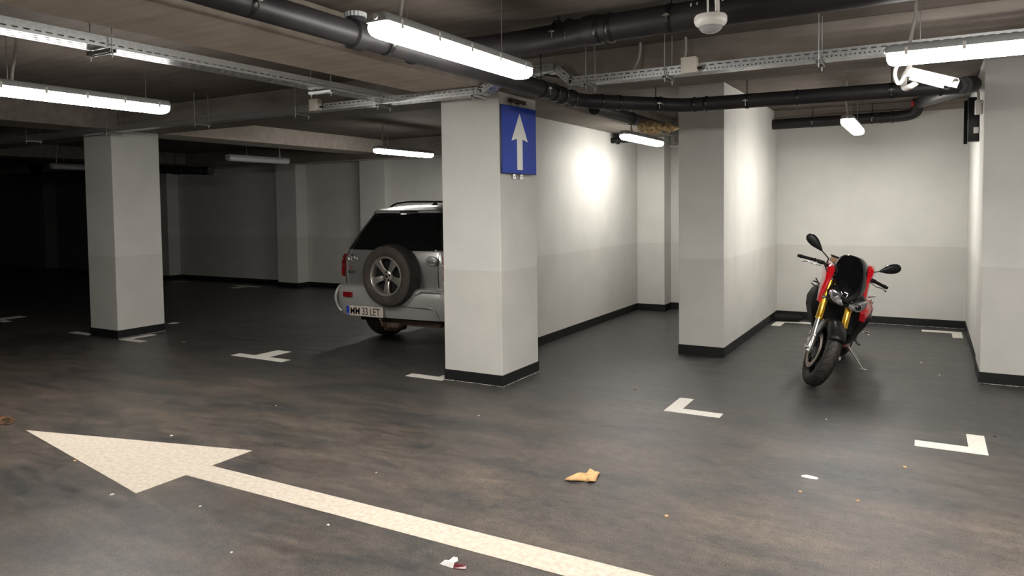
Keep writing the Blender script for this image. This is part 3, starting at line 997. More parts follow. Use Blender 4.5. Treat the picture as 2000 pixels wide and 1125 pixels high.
b.build('sunshield', M['white_pl'], t, smooth=30)
b = MB().rbox(-0.033, 0.033, -0.006, 0.004, -0.029, 0.027, 0.006, X=X)
b.lathe([(0.0, -0.010), (0.017, -0.010), (0.02, -0.004), (0.02, 0.0)], 20, 1, X @ Matrix.Translation((0, 0, 0)), axis='y')
b.build('lens_window', [M['black_gl'], M['m_grey']], t, smooth=40)
b = MB().tube(rounded([X @ Vector((0, 0.17, -0.03)), X @ Vector((0, 0.19, -0.06)), (-0.145, 5.05, 2.24), (-0.15, 5.15, 2.33), (-0.12, 5.26, 2.40), (-0.12, 5.28, 2.53)], 0.05), 0.018, 12)
b.build('bracket_arm', M['white_pl'], t, smooth=50)
b = MB().tube(rounded([X @ Vector((0.0, 0.21, 0.0)), X @ Vector((0, 0.25, -0.01)), (-0.17, 4.96, 2.25), (-0.20, 5.0, 2.33), (-0.16, 5.1, 2.46)], 0.05), 0.012, 12)
b.build('cable', M['white_pl'], t, smooth=50)

# black panel, white box on the right pillar
t = thing('speaker_box', (0.32, 8.3, 2.1), 'narrow black wall unit with a small white sticker beside the right pillar', 'wall unit')
b = MB().rbox(0.30, 0.398, 7.84, 8.0, 2.10, 2.50, 0.006)
b.build('body', M['black_pl'], t, smooth=40)
b = MB().box(0.27, 0.30, 7.9, 7.93, 2.08, 2.48)
b.build('side_fin', M['black_mt'], t)
b = MB().box(0.345, 0.385, 7.838, 7.84, 2.17, 2.225)
b.build('sticker', M['paper'], t)['label'] = 'small white sticker'
t = thing('junction_box', (0.36, 7.5, 2.36), 'small white box with a cable on the side of the right pillar', 'junction box')
b = MB().rbox(0.335, 0.389, 7.40, 7.48, 2.30, 2.42, 0.005)
b.build('body', M['white_pl'], t, smooth=40)
b = MB().tube([(0.38, 7.36, 2.38), (0.385, 7.25, 2.385)], 0.004, 8)
b.build('screw_rod', M['galv_dull'], t)
b = MB().tube(rounded([(0.36, 7.45, 2.42), (0.36, 7.45, 2.50), (0.33, 7.55, 2.52)], 0.04), 0.012, 10)
b.build('cable', M['conduit'], t, smooth=50)

# ------------------------------------------------------------------ sign
t = thing('one_way_sign', (-3.13, 5.55, 1.8), 'blue rectangular road sign with a white up arrow on the side of the central pillar', 'sign')
# slightly turned towards the camera: far edge stands further off the pillar
a0 = Vector((-3.150, 5.262, 0))
a1 = Vector((-3.105, 5.795, 0))
du = (a1 - a0).normalized()
nn = Vector((du.y, -du.x, 0))
W = (a1 - a0).length
X = Matrix(((du.x, nn.x, 0, a0.x), (du.y, nn.y, 0, a0.y), (0, 0, 1, 0), (0, 0, 0, 1)))
z0, z1 = 1.829, 2.413
b = MB().rbox(0, W, -0.018, 0.0, z0, z1, 0.006, X=X)
b.build('sign_back', M['sign_edge'], t, smooth=40)
b = MB().box(0.006, W - 0.006, 0.0, 0.0016, z0 + 0.006, z1 - 0.006, X=X)
b.build('sign_face', M['sign_blue'], t)
b = MB()
c = W / 2
ar = [(c - 0.042, z0 + 0.037), (c + 0.042, z0 + 0.037), (c + 0.042, z0 + 0.305), (c + 0.125, z0 + 0.285), (c, z0 + 0.525), (c - 0.125, z0 + 0.285), (c - 0.042, z0 + 0.305)]
b.prism(ar, 0.0016, 0.003, axis='y', X=X)
b.build('arrow', M['sign_white'], t)['label'] = 'white arrow pointing up'
for s_ in (-0.055, 0.055):
    b = MB().rbox(c + s_ - 0.02, c + s_ + 0.02, -0.030, -0.019, z0 - 0.045, z1 + 0.06, 0.003, X=X)
    b.lathe([(0.0, -0.018), (0.006, -0.018), (0.006, -0.021)], 10, 1, X @ Matrix.Translation((c + s_, 0, z0 - 0.02)), axis='y')
    b.build('mounting_rail', [M['galv'], M['black_pl']], t)
b = MB().box(-3.176, -3.130, 5.42, 5.66, 2.445, 2.475)
b.build('top_clamp', M['rust'], t)

# ------------------------------------------------------------------ parked car
CXc = -5.0           # spare wheel and tailgate details
CXB = -5.088         # centre line of the body
car = thing('car', (CXc, 8.0, 0), 'silver off-road car with a spare wheel on its tailgate, half hidden by the pillar', 'car')


def rrect(hw, yr, yf, rc, z, cx=CXB, n=6, crown=0.03):
    out = []
    for (px, py, a0) in ((cx - hw + rc, yr + rc, PI), (cx + hw - rc, yr + rc, 1.5 * PI), (cx + hw - rc, yf - rc, 0), (cx - hw + rc, yf - rc, 0.5 * PI)):
        for k in range(n + 1):
            a = a0 + PI / 2 * k / n
            out.append((px + rc * math.cos(a), py + rc * math.sin(a), z))
        if a0 == PI:                               # slightly bowed tail between the corners
            for k in (1, 2, 3, 4, 5):
                u = k / 6
                out.append((cx - hw + rc + (2 * hw - 2 * rc) * u, yr - crown * math.sin(PI * u), z))
    return out


sl = [(.36, .80, 6.26, 9.80, .14), (.44, .845, 6.20, 9.90, .16), (.60, .865, 6.17, 9.95, .18), (.80, .870, 6.15, 9.93, .18), (.95, .862, 6.15, 9.75, .18), (1.00, .850, 6.155, 9.2, .17),
      (1.06, .815, 6.17, 8.75, .16), (1.09, .800, 6.18, 8.70, .15), (1.30, .695, 6.29, 8.35, .15), (1.46, .605, 6.39, 8.10, .15), (1.515, .57, 6.44, 8.02, .16), (1.55, .51, 6.54, 7.95, .2), (1.572, .38, 6.70, 7.85, .22), (1.58, .2, 6.9, 7.7, .15)]
sl = [(z, hw * .9, yr, yf, rc) for z, hw, yr, yf, rc in sl]
b = MB().loft([rrect(hw, yr, yf, rc, z) for z, hw, yr, yf, rc in sl])
b.build('body', M['silver'], car, smooth=38)


def rear_y(z):
    pts = [(s_[0], s_[2]) for s_ in sl]
    for (za, ya), (zb, yb) in zip(pts, pts[1:]):
        if za <= z <= zb:
            return ya + (yb - ya) * (z - za) / (zb - za)
    return pts[-1][1]


def rear_hw(z):
    pts = [(s_[0], s_[1]) for s_ in sl]
    for (za, ya), (zb, yb) in zip(pts, pts[1:]):
        if za <= z <= zb:
            return ya + (yb - ya) * (z - za) / (zb - za)
    return pts[-1][1]


# rear window: patch that follows the raked tail and wraps the corners
def tail_patch(zs, inset, off, n=18, side=None):
    rows = []
    for z in zs:
        hw, yr = rear_hw(z), rear_y(z)
        rc = 0.15
        row = []
        for k in range(n + 1):
            u = -1 + 2 * k / n
            x = u * (hw - inset)
            ax = abs(x)
            dy = 0
            if ax > hw - rc:
                dy = rc - math.sqrt(max(rc * rc - (ax - hw + rc) ** 2, 0))
            else:
                dy = -0.03 * math.sin(PI * (x + hw - rc) / (2 * hw - 2 * rc))
            row.append((CXB + x, yr + dy - off, z))
        rows.append(row)
    return rows


b = MB().loft(tail_patch([1.085, 1.10, 1.2, 1.3, 1.4, 1.46, 1.485], 0.045, 0.006), caps=False, closed=False)
b.build('rear_window', M['glass_dk'], car, smooth=60, solid=0.004)
b = MB().loft(tail_patch([1.49, 1.505, 1.53], 0.06, 0.035), caps=False, closed=False)
b.build('roof_spoiler', M['silver2'], car, smooth=60, solid=0.02)
b = MB().rbox(CXc - 0.12, CXc + 0.12, 6.33, 6.36, 1.497, 1.512, 0.004)
b.build('brake_light', M['black_gl'], car)
# door outline seams
b = MB()
for x in (CXc - 0.735, CXc + 0.525):
    b.tube([(x, rear_y(z) - 0.002 + (0.012 if abs(x - CXc) > 0.68 else 0.0), z) for z in (0.70, 0.8, 0.95, 1.06)], 0.003, 6)
b.build('door_seam', M['black_mt'], car)
# side glass strips
for s_ in (-1, 1):
    b = MB()
    q = [(1.10, 6.42), (1.10, 8.45), (1.46, 8.0), (1.46, 6.6)]
    b.add([(CXB + s_ * (rear_hw(z) + 0.003), y, z) for z, y in q], [(0, 1, 2, 3)])
    b.build('side_window', M['glass_dk'], car, solid=0.004)
b = MB().add([(CXB - .55, 8.72, 1.10), (CXB + .55, 8.72, 1.10), (CXB + .45, 8.13, 1.46), (CXB - .45, 8.13, 1.46)], [(0, 1, 2, 3)])
b.build('windscreen', M['glass_dk'], car, solid=0.004)


# bumper
def bump_ring(hw, yr, z, t=0.05):
    o_ = rrect(hw, yr, 6.95, 0.17, z, crown=0.035)
    return o_


b = MB().loft([bump_ring(.755, 6.16, .345), bump_ring(.785, 6.10, .36), bump_ring(.80, 6.075, .45), bump_ring(.805, 6.06, .56), bump_ring(.802, 6.065, .655), bump_ring(.79, 6.09, .685), bump_ring(.76, 6.16, .695)])
b.build('rear_bumper', M['silver2'], car, smooth=40)
for s_ in (-1, 1):        # bright corner blades
    b = MB()
    b.loft([[(CXB + s_ * (x - .08 + dx), y + dy, z) for dx, dy in ((0, 0), (0.02, -0.012), (0.03, 0.03), (0.01, 0.04))] for x, y, z in [(.79 + .058 * math.sin(PI * k / 12) ** .6, 6.125 - .03 * math.sin(PI * k / 12), .39 + .30 * k / 12) for k in range(13)]])
    b.build('bumper_corner', M['silver'], car, smooth=50)
    b = MB().rbox(CXB + s_ * .788 - .012, CXB + s_ * .788 + .012, 6.20, 6.27, .46, .50, .006)
    b.build('side_marker', M['red_lens'], car)
b = MB()
b.tube(rounded([(CXc + .05, 6.035, .50), (CXc + .48, 6.04, .50), (CXc + .54, 6.045, .49), (CXc + .56, 6.05, .38)], .05), .007, 8)
b.tube(rounded([(CXc + .30, 6.045, .62), (CXc + .38, 6.04, .665), (CXc + .60, 6.05, .665)], .03), .008, 8)
b.build('bumper_crease', M['silver'], car, smooth=50)
b = MB().rbox(CXc - .70, CXc - .57, 6.028, 6.05, .565, .62, .004)
b.build('reflector', M['red_lens'], car)
# tail lamps
for s_ in (-1, 1):
    b = MB()
    for z0_, z1_, w in ((.925, 1.03, .06), (.775, .93, .075)):
        rg = []
        for k in range(7):
            z = z0_ + (z1_ - z0_) * k / 6
            q = w * (0.75 + 0.35 * math.sin(PI * k / 6)) * (2.1 if s_ > 0 else 1)
            xo, yo = CXB + s_ * (rear_hw(z) + .008), rear_y(z)
            rg.append([(xo - s_ * q, yo + .012, z), (xo - s_ * .035, yo + .02, z), (xo, yo + .075, z), (xo, yo + .20, z), (xo - s_ * .05, yo + .2, z)])
        b.loft(rg)
    b.build('tail_lamp', M['red_lens'], car, smooth=40)
# emblem and lettering
b = MB()
ex, ez, ey = CXc - .645, .985, rear_y(.985) - .005
for rx, rz, r_ in ((.062, .044, .0055), (.024, .042, .0038), (.060, .019, .0038)):
    oz = .014 if rx == .060 else 0
    b.tube([(ex + rx * math.cos(2 * PI * k / 28), ey, ez + oz + rz * math.sin(2 * PI * k / 28)) for k in range(29)], r_, 6)
b.build('emblem', M['chrome'], car, smooth=60)
TX = Matrix.Rotation(PI / 2, 4, 'X')
text_mesh('RAV4', .045, Matrix.Translation((CXc - .715, rear_y(.83) - .012, .820)) @ TX, 'model_lettering', M['m_grey'], car, .002, bold=.001)
text_mesh('D', .04, Matrix.Translation((CXc - .69, rear_y(.88) - .012, .872)) @ TX, 'badge', M['ink_red'], car, .002)
# door handle on the right of the tailgate
b = MB().ball((CXc + .46, 6.124, .985), (.075, .016, .055))
b.build('handle_recess', M['silver2'], car, smooth=60)
b = MB().rbox(CXc + .42, CXc + .53, 6.095, 6.122, .965, .995, .01)
b.build('door_handle', M['silver'], car, smooth=40)
# number plate
pl = MB().rbox(CXc - .635, CXc - .115, 6.012, 6.024, .365, .475, .003).build('number_plate', M['plate_w'], car)
MB().box(CXc - .632, CXc - .590, 6.0105, 6.0125, .368, .472).build('plate_strip', M['plate_b'], pl)
text_mesh('RO', .024, Matrix.Translation((CXc - .629, 6.0100, .376)) @ TX, 'country_code', M['plate_w'], pl, .0004)
text_mesh('MM 33 LET', .104, Matrix.Translation((CXc - .580, 6.0105, .381)) @ TX @ Matrix.Diagonal((.92, 1.1, 1, 1)), 'plate_text', M['ink'], pl, .0006, spacing=0.94, bold=.0002)
# roof rails, aerial
for s_ in (-1, 1):
    b = MB()
    xx = CXB + s_ * .41
    b.tube(rounded([(xx, 6.62, 1.545), (xx, 6.72, 1.595), (xx, 6.95, 1.618), (xx, 7.7, 1.618), (xx, 7.85, 1.56)], .1), .013, 10)
    b.build('roof_rail', M['black_pl'], car, smooth=50)
b = MB().loft([[(CXc + .03 + dx, 6.78 + dy, 1.573) for dx, dy in ((-.02, -.04), (.02, -.04), (.015, .05), (-.015, .05))], [(CXc + .03 + dx, 6.80 + dy, 1.60) for dx, dy in ((-.008, -.02), (.008, -.02), (.006, .02), (-.006, .02))]])
b.build('roof_aerial', M['black_pl'], car)
# underside and tow bar
b = MB().box(CXB - .64, CXB + .64, 6.35, 9.6, .26, .37)
b.build('underbody', M['black_mt'], car)
b = MB()
b.rbox(CXc - .28, CXc + .50, 6.20, 6.26, .265, .325, .008)
b.rbox(CXc - .30, CXc - .10, 6.22, 6.42, .18, .32, .03)
b.rbox(CXc - .24, CXc + .0, 6.12, 6.22, .24, .30, .015)
b.tube(rounded([(CXc - .17, 6.16, .26), (CXc - .17, 6.06, .27), (CXc - .17, 6.04, .34)], .04), .012, 10)
b.ball((CXc - .17, 6.04, .345), .022)
b.build('tow_bar', M['rust'], car, smooth=40)


def tyre(b, X, R, w, rim, mi_t=0, mi_s=1):
    h = w / 2
    sw = [(rim, -h * .74), (rim + .012, -h * .86), (rim + .04, -h * .98), (rim + .075, -h), (R - .035, -h * .95), (R - .014, -h * .84)]
    tr = [(R - .014, -h * .84), (R - .003, -h * .62), (R, -h * .35)]
    full = tr + [(r, -y) for r, y in reversed(tr)]
    b.lathe(sw, 48, mi_s, X, 'y')
    b.lathe([(r, -y) for r, y in sw], 48, mi_s, X, 'y')
    b.lathe(full, 48, mi_t, X, 'y')
    b.lathe([(rim, -h * .74), (rim, h * .74)], 48, mi_t, X, 'y')


def alloy(parent, X, R, mat_=None):
    """five-spoke wheel, face towards -y"""
    b = MB()
    b.lathe([(R + .004, -.075), (R + .002, -.088), (R - .012, -.090), (R - .022, -.080), (R - .026, -.04), (R - .03, .06)], 48, 0, X, 'y')
    for k in range(5):
        a = -PI / 2 + 2 * PI * k / 5
        Y = X @ Matrix.Rotation(-a, 4, 'Y')
        prof = []
        for r_, hw_, y_ in ((.018, .030, -.045), (.06, .028, -.060), (.11, .030, -.072), (.155, .038, -.078), (R - .014, .052, -.074)):
            prof.append([(r_, y_ + .022, -hw_), (r_, y_ + .006, -hw_ * .96), (r_, y_, -hw_ * .55), (r_, y_ + .003, 0), (r_, y_, hw_ * .55), (r_, y_ + .006, hw_ * .96), (r_, y_ + .022, hw_)])
        b.loft(prof, 0, True, Y)
    b.lathe([(0, -.066), (.045, -.066), (.060, -.058), (.062, -.03)], 24, 0, X, 'y')
    w = b.build('rim', M['alloy'], parent, smooth=45)
    b = MB()
    b.lathe([(0, -.02), (R - .028, -.02)], 32, 0, X, 'y')
    b.lathe([(0, -.072), (.014, -.070), (.020, -.062)], 5, 0, X, 'y')
    for k in range(5):
        a = PI / 2 + 2 * PI * k / 5
        b.lathe([(0, -.0745), (.010, -.0745), (.010, -.062)], 10, 0, X @ Matrix.Translation((.045 * math.cos(a), 0.003, .045 * math.sin(a))), 'y')
    b.build('hub_and_bolts', M['black_mt'], w)
    return w


sp = MB()
X = Matrix.Translation((-5.01, 6.045, .822))
tyre(sp, X, .335, .235, .205)
sw_ = sp.build('spare_tyre', [M['tyre'], M['tyre_dust']], car, smooth=40)
alloy(sw_, X @ Matrix.Translation((0, -.02, 0)), .212)
for (wx, wy) in ((-.66, 6.86), (.66, 6.86), (-.66, 9.2), (.66, 9.2)):
    b = MB()
    X = Matrix.Translation((CXB + wx, wy, .335)) @ Matrix.Rotation(PI / 2 if wx > 0 else -PI / 2, 4, 'Z')
    tyre(b, X, .335, .225, .205)
    w_ = b.build('wheel_tyre', [M['tyre'], M['tyre']], car, smooth=40)
    alloy(w_, X, .212)
    b = MB()
    s_ = 1 if wx > 0 else -1
    b.tube([(CXB + s_ * .776, wy - .40 * math.cos(PI * k / 16), .36 + .40 * math.sin(PI * k / 16)) for k in range(17)], .028, 8, flat=.6)
    b.build('wheel_arch', M['black_mt'], car)

# ------------------------------------------------------------------ motorcycle
BX, BY = -.845, 6.50
LEAN = math.radians(12.5)
STEER = math.radians(23)
HEAD = math.radians(-2)
mc = thing('motorcycle', (BX, BY + .7, 0), 'red and black naked motorcycle leaning on its side stand in the right bay', 'motorcycle')
Bm = Matrix.Translation((BX, BY, .0025)) @ Matrix.Rotation(HEAD, 4, 'Z') @ Matrix.Rotation(LEAN, 4, 'Y')
ax = Vector((0, math.sin(math.radians(24.5)), math.cos(math.radians(24.5))))
p0 = Vector((0, .03, .30))
Sm = Bm @ Matrix.Translation(p0) @ Matrix.Rotation(STEER, 4, ax) @ Matrix.Translation(-p0)


class BikeMesh(MB):
    """bike coordinates; the upper bike sits a little lower and narrower than first drawn"""
    base = None
    pre = None

    def add(s, vs_, fs, mi=0, X=None):
        out = []
        for p in vs_:
            p = Vector(p) if X is None else X @ Vector(p)
            p = s.pre @ p if s.pre else p
            if p.z > .45:
                k = min(1, max(0, (p.z - .85) / .12))
                p = Vector((p.x * (1 - .07 * k), p.y, .45 + (p.z - .45) * .86))
            out.append(s.base @ p)
        return MB.add(s, out, fs, mi, None)


def nb(S=False):
    b = BikeMesh()
    b.base = Sm if S else Bm
    return b


def bike_tyre(b, c, R, w):
    prof = []
    for k in range(17):
        a = -PI * 0.62 + PI * 1.24 * k / 16
        prof.append((R - w / 2 + w / 2 * math.cos(a) * 1.0, w / 2 * math.sin(a)))
    b.lathe(prof, 56, 0, Matrix.Translation(c), 'x')


def bike_rim(b, c, R, w, mi=0):
    X = Matrix.Translation(c)
    for s_ in (-1, 1):
        b.lathe([(R, s_ * w * .5), (R - .012, s_ * w * .52), (R - .022, s_ * w * .42), (R - .03, s_ * w * .25)], 48, mi, X, 'x')
    b.lathe([(R - .03, -w * .25), (R - .03, w * .25)], 48, mi, X, 'x')
    for k in range(5):
        for dd in (-.14, .14):
            a = 2 * PI * k / 5 + .3
            q0 = Vector((0, .04 * math.cos(a), .04 * math.sin(a))) + Vector(c)
            q1 = Vector((0, (R - .028) * math.cos(a + dd), (R - .028) * math.sin(a + dd))) + Vector(c)
            b.tube([q0, q1], [.014, .010], 8, mi)
    b.lathe([(.0, -.06), (.035, -.06), (.035, .06), (0, .06)], 20, mi, X, 'x')


# front wheel
b = nb(True)
bike_tyre(b, (0, 0, .30), .30, .12)
for k in range(26):
    a = 2 * PI * k / 26
    for s_ in (-1, 1):
        gp = []
        for j in range(5):
            fi = math.radians(12 + 13 * j) * s_
            rr_ = .24 + .0606 * math.cos(fi)
            aa = a + .05 * j + (.12 if s_ > 0 else 0)
            gp.append((.0606 * math.sin(fi), rr_ * math.cos(aa), .30 + rr_ * math.sin(aa)))
        b.tube(gp, .0022, 5, 1)
ft = b.build('front_tyre', [M['bike_tyre'], M['black_mt']], mc, smooth=60)
b = nb(True)
bike_rim(b, (0, 0, .30), .226, .10)
b.build('front_rim', M['black_pl'], ft, smooth=40)
for s_ in (-1, 1):
    b = nb(True)
    b.lathe([(.118, s_ * .068), (.160, s_ * .068), (.160, s_ * .073), (.118, s_ * .073), (.118, s_ * .068)], 48, 0, Matrix.Translation((0, 0, .30)), 'x')
    b.lathe([(.0, s_ * .066), (.075, s_ * .066), (.07, s_ * .060)], 24, 1, Matrix.Translation((0, 0, .30)), 'x')
    for k in range(8):
        a = 2 * PI * k / 8
        b.tube([(s_ * .070, .07 * math.cos(a), .30 + .07 * math.sin(a)), (s_ * .070, .122 * math.cos(a + .15), .30 + .122 * math.sin(a + .15))], .005, 6, 1)
    b.build('brake_disc', [mat('brake_disc_steel', (.36, .30, .25), .35, metal=.85), M['black_pl']] if s_ < 0 else [bpy.data.materials['brake_disc_steel'], M['black_pl']], mc, smooth=40)
# forks
F0 = Vector((0, .0, .30))
for s_ in (-1, 1):
    o_ = Vector((s_ * .108, 0, 0)) + F0
    b = nb(True)
    b.tube([o_ + ax * .04, o_ + ax * .34], .0215, 16, 0)
    b.build('fork_stanchion', M['m_silver'], mc, smooth=60)
    b = nb(True)
    b.tube([o_ + ax * .275, o_ + ax * .29, o_ + ax * .30, o_ + ax * .44, o_ + ax * .45, o_ + ax * .72], [.029, .031, .028, .028, .0305, .0305], 18, 0)
    b.build('fork_tube', M['gold'], mc, smooth=40)
    b = nb(True)
    b.tube([o_ + Vector((0, 0, -.03)), o_ + ax * .03, o_ + ax * .09], [.028, .032, .027], 14, 0)
    b.lathe([(0, -.03), (.022, -.03), (.022, .03), (0, .03)], 14, 0, Matrix.Translation(o_ + Vector((s_ * .012, 0, 0))), 'x')
    b.rbox(s_ * .095 - .02, s_ * .095 + .02, .02, .06, .33, .42, .008)
    b.build('axle_clamp', M['m_silver'], mc, smooth=50)
    b = nb(True)
    Xc = Matrix.Translation((s_ * .085, .105, .375)) @ Matrix.Rotation(math.radians(-24), 4, 'X')
    b.rbox(-.034, .034, -.032, .040, -.065, .065, .014, X=Xc)
    for dz in (-.03, .03):
        b.lathe([(0, s_ * .030), (.018, s_ * .030), (.020, s_ * .040), (0, s_ * .042)], 14, 1, Xc @ Matrix.Translation((0, 0, dz)), 'x')
    b.build('brake_caliper', [M['m_grey'], M['m_silver']], mc, smooth=50)
    # dark guard that drops from the mudguard in front of the stanchion
    b = nb(True)
    rg = []
    for z_, y0_, y1_, xx in ((.58, -.03, .14, .080), (.50, -.02, .13, .088), (.42, .0, .11, .092), (.36, .02, .09, .090)):
        rg.append([(s_ * (xx - .006), y0_, z_), (s_ * (xx + .004), y0_ + .01, z_), (s_ * (xx + .010), (y0_ + y1_) / 2, z_), (s_ * (xx + .004), y1_, z_), (s_ * (xx - .006), y1_, z_)])
    b.loft(rg)
    b.build('fork_guard', M['black_pl'], mc, smooth=40)
# mudguard
b = nb(True)
rg = []
for k in range(17):
    a = math.radians(38 + 112 * k / 16)
    w = .074 * (0.72 + .28 * math.sin(PI * min(1, (k + 2) / 12)))
    r0 = .330
    sec = []
    for j in range(9):
        u = -1 + 2 * j / 8
        rr_ = r0 - .055 * u * u
        sec.append((w * math.sin(u * 1.35) / math.sin(1.35), -rr_ * math.cos(a), .30 + rr_ * math.sin(a)))
    rg.append(sec)
b.loft(rg, 0, False, closed=False)
b.build('mudguard', M['black_pl'], mc, smooth=60, solid=.005)
# yokes
b = nb(True)
for t_, dy in ((.50, .0), (.70, .0)):
    q = F0 + ax * t_
    Xy = Matrix.Translation(q) @ Vector((0, 0, 1)).rotation_difference(ax).to_matrix().to_4x4()
    b.rbox(-.15, .15, -.035, .07, -.016, .016, .012, X=Xy)
b.build('fork_yoke', M['m_grey'], mc, smooth=40)
# handlebar
BARZ = 1.035
b = nb(True)
hb = [(-.40, .435, BARZ + .0), (-.27, .385, BARZ + .022), (-.20, .345, BARZ + .030), (-.11, .33, BARZ - .01), (0, .33, BARZ - .015), (.11, .33, BARZ - .01), (.20, .345, BARZ + .030), (.27, .385, BARZ + .022), (.40, .435, BARZ + .0)]
b.tube(rounded(hb, .05), .013, 12)
b.rbox(-.06, .06, .30, .36, .97, BARZ + .01, .01)
b.build('handlebar', M['black_pl'], mc, smooth=50)
for s_ in (-1, 1):
    d_ = Vector((s_ * .13, .05, -.022))
    q = Vector((s_ * .275, .3865, BARZ + .0215))
    b = nb(True)
    b.tube([q, q + d_ * .1, q + d_ * .12, q + d_ * .9, q + d_ * .93, q + d_ * 1.02, q + d_ * 1.04, q + d_ * 1.2], [.021, .021, .0165, .0165, .020, .020, .0165, .0165], 14)
    b.build('grip', M['black_mt'], mc, smooth=50)
    b = nb(True)
    b.rbox(s_ * .235 - .034, s_ * .235 + .034, .345, .39, BARZ + .002, BARZ + .045, .01)
    b.rbox(s_ * .195 - .018, s_ * .195 + .018, .30, .35, BARZ + .0, BARZ + .04, .008)
    b.build('switch_block', M['black_pl'], mc, smooth=40)
    b = nb(True)
    lv = [(s_ * .195, .305, BARZ + .012), (s_ * .23, .285, BARZ + .005), (s_ * .29, .315, BARZ - .020), (s_ * .35, .335, BARZ - .012), (s_ * .395, .345, BARZ - .030)]
    b.tube(rounded(lv, .03), .0075, 10, flat=.6)
    b.ball(lv[-1], .009)
    b.build('lever', M['m_silver'] if s_ < 0 else M['m_grey'], mc, smooth=50)
    # mirror
    b = nb(True)
    base = Vector((s_ * .19, .335, BARZ + .085))
    el = math.radians(32)
    dm = Vector((s_ * math.cos(el), .12, math.sin(el))).normalized()
    b.tube(rounded([base - Vector((0, 0, .04)), base, base + dm * .12], .02), [.007] * 8 + [.0065], 10) if False else b.tube([base - Vector((0, 0, .085)), base, base + dm * .13], [.009, .007, .006], 10)
    b.build('mirror_stalk', M['black_pl'], mc, smooth=50)
    b = nb(True)
    up_ = Vector((-s_ * math.sin(el), 0, math.cos(el)))
    bk = dm.cross(up_) * 1.0
    rg = []
    for u, hh in ((0, .011), (.025, .020), (.06, .035), (.10, .047), (.14, .049), (.17, .042), (.19, .027), (.197, .008)):
        cc = base + dm * (.10 + u)
        ring_ = []
        for k in range(12):
            a = 2 * PI * k / 12
            yb_ = .016 * math.sin(a) * (hh / .038) ** .5
            ring_.append(cc + up_ * (hh * math.cos(a)) + Vector((0, 1, 0)) * (yb_ if yb_ < 0 else yb_ * .35))
        rg.append(ring_)
    b.loft(rg)
    mr = b.build('mirror', M['black_pl'], mc, smooth=50)
    b = nb(True)
    cc = base + dm * .215
    b.ball((cc.x, cc.y + .0050, cc.z), (.060, .003, .033), X=Matrix.Identity(4))
    b.build('mirror_glass', M['mirror_g'], mr, smooth=60)
# fluid reservoir
b = nb(True)
b.rbox(-.185, -.130, .28, .32, BARZ + .070, BARZ + .125, .008)
rs = b.build('brake_reservoir', M['amber'], mc, smooth=40)
rs['label'] = 'amber brake fluid reservoir with black lid'
b = nb(True).rbox(-.192, -.122, .275, .325, BARZ + .122, BARZ + .140, .005)
b.build('lid', M['black_pl'], rs)
b = nb(True)
b.tube(rounded([(-.155, .30, BARZ + .072), (-.10, .27, BARZ + .03), (-.09, .26, BARZ - .03), (-.13, .26, BARZ - .05), (-.19, .28, BARZ - .02), (-.20, .30, BARZ + .02)], .04), .0065, 8)
b.tube(rounded([(-.20, .30, BARZ), (-.14, .26, BARZ - .06), (-.10, .3, .85), (-.09, .25, .70)], .05), .005, 8)
b.tube(rounded([(.20, .30, BARZ), (.14, .24, BARZ - .04), (.10, .3, .85)], .05), .005, 8)
b.build('hose', M['black_pl'], mc, smooth=50)


# smoked screen, mask, headlights
def shield(b, rows, wrap, n=14, mi=0):
    rg = []
    for z_, y_, hw_ in rows:
        rg.append([(hw_ * math.sin(u * 1.25) / math.sin(1.25), y_ + wrap * (hw_ / .15) * (1 - math.cos(u * 1.25)), z_) for u in [-1 + 2 * k / n for k in range(n + 1)]])
    b.loft(rg, mi, False, closed=False)


MASK = Matrix.Translation((.046, 0, -.010))
b = nb(True)
b.pre = MASK
shield(b, [(.795, .105, .018), (.82, .100, .045), (.86, .105, .080), (.91, .125, .118), (.96, .155, .142), (1.01, .190, .163), (1.07, .230, .168), (1.13, .270, .158), (1.18, .305, .136), (1.21, .327, .108), (1.23, .342, .075), (1.238, .350, .04)], .12)
b.build('windscreen', M['smoke'], mc, smooth=60, solid=.004)
b = nb(True)
b.pre = MASK
rg = []
for y_, hw_, z0_, z1_ in ((.125, .150, .765, .86), (.15, .165, .755, .90), (.20, .165, .76, .94), (.27, .135, .78, .97), (.31, .09, .82, .96)):
    ring_ = []
    for k in range(16):
        a = 2 * PI * k / 16
        ring_.append((hw_ * math.copysign(abs(math.cos(a)) ** .7, math.cos(a)), y_, (z0_ + z1_) / 2 + (z1_ - z0_) / 2 * math.copysign(abs(math.sin(a)) ** .7, math.sin(a))))
    rg.append(ring_)
b.loft(rg)
b.build('headlight_mask', M['black_pl'], mc, smooth=50)


def lamp_glass(b, poly, y0_, dome, slope):
    cx_ = sum(p[0] for p in poly) / len(poly)
    cz_ = sum(p[1] for p in poly) / len(poly)
    rg = []
    for k, f in ((0, 1.0), (.45, .97), (.8, .80), (1.0, .5)):
        rg.append([(cx_ + (px - cx_) * f, y0_ + slope * abs(px) - dome * k, cz_ + (pz - cz_) * f) for px, pz in poly])
    b.loft(rg)


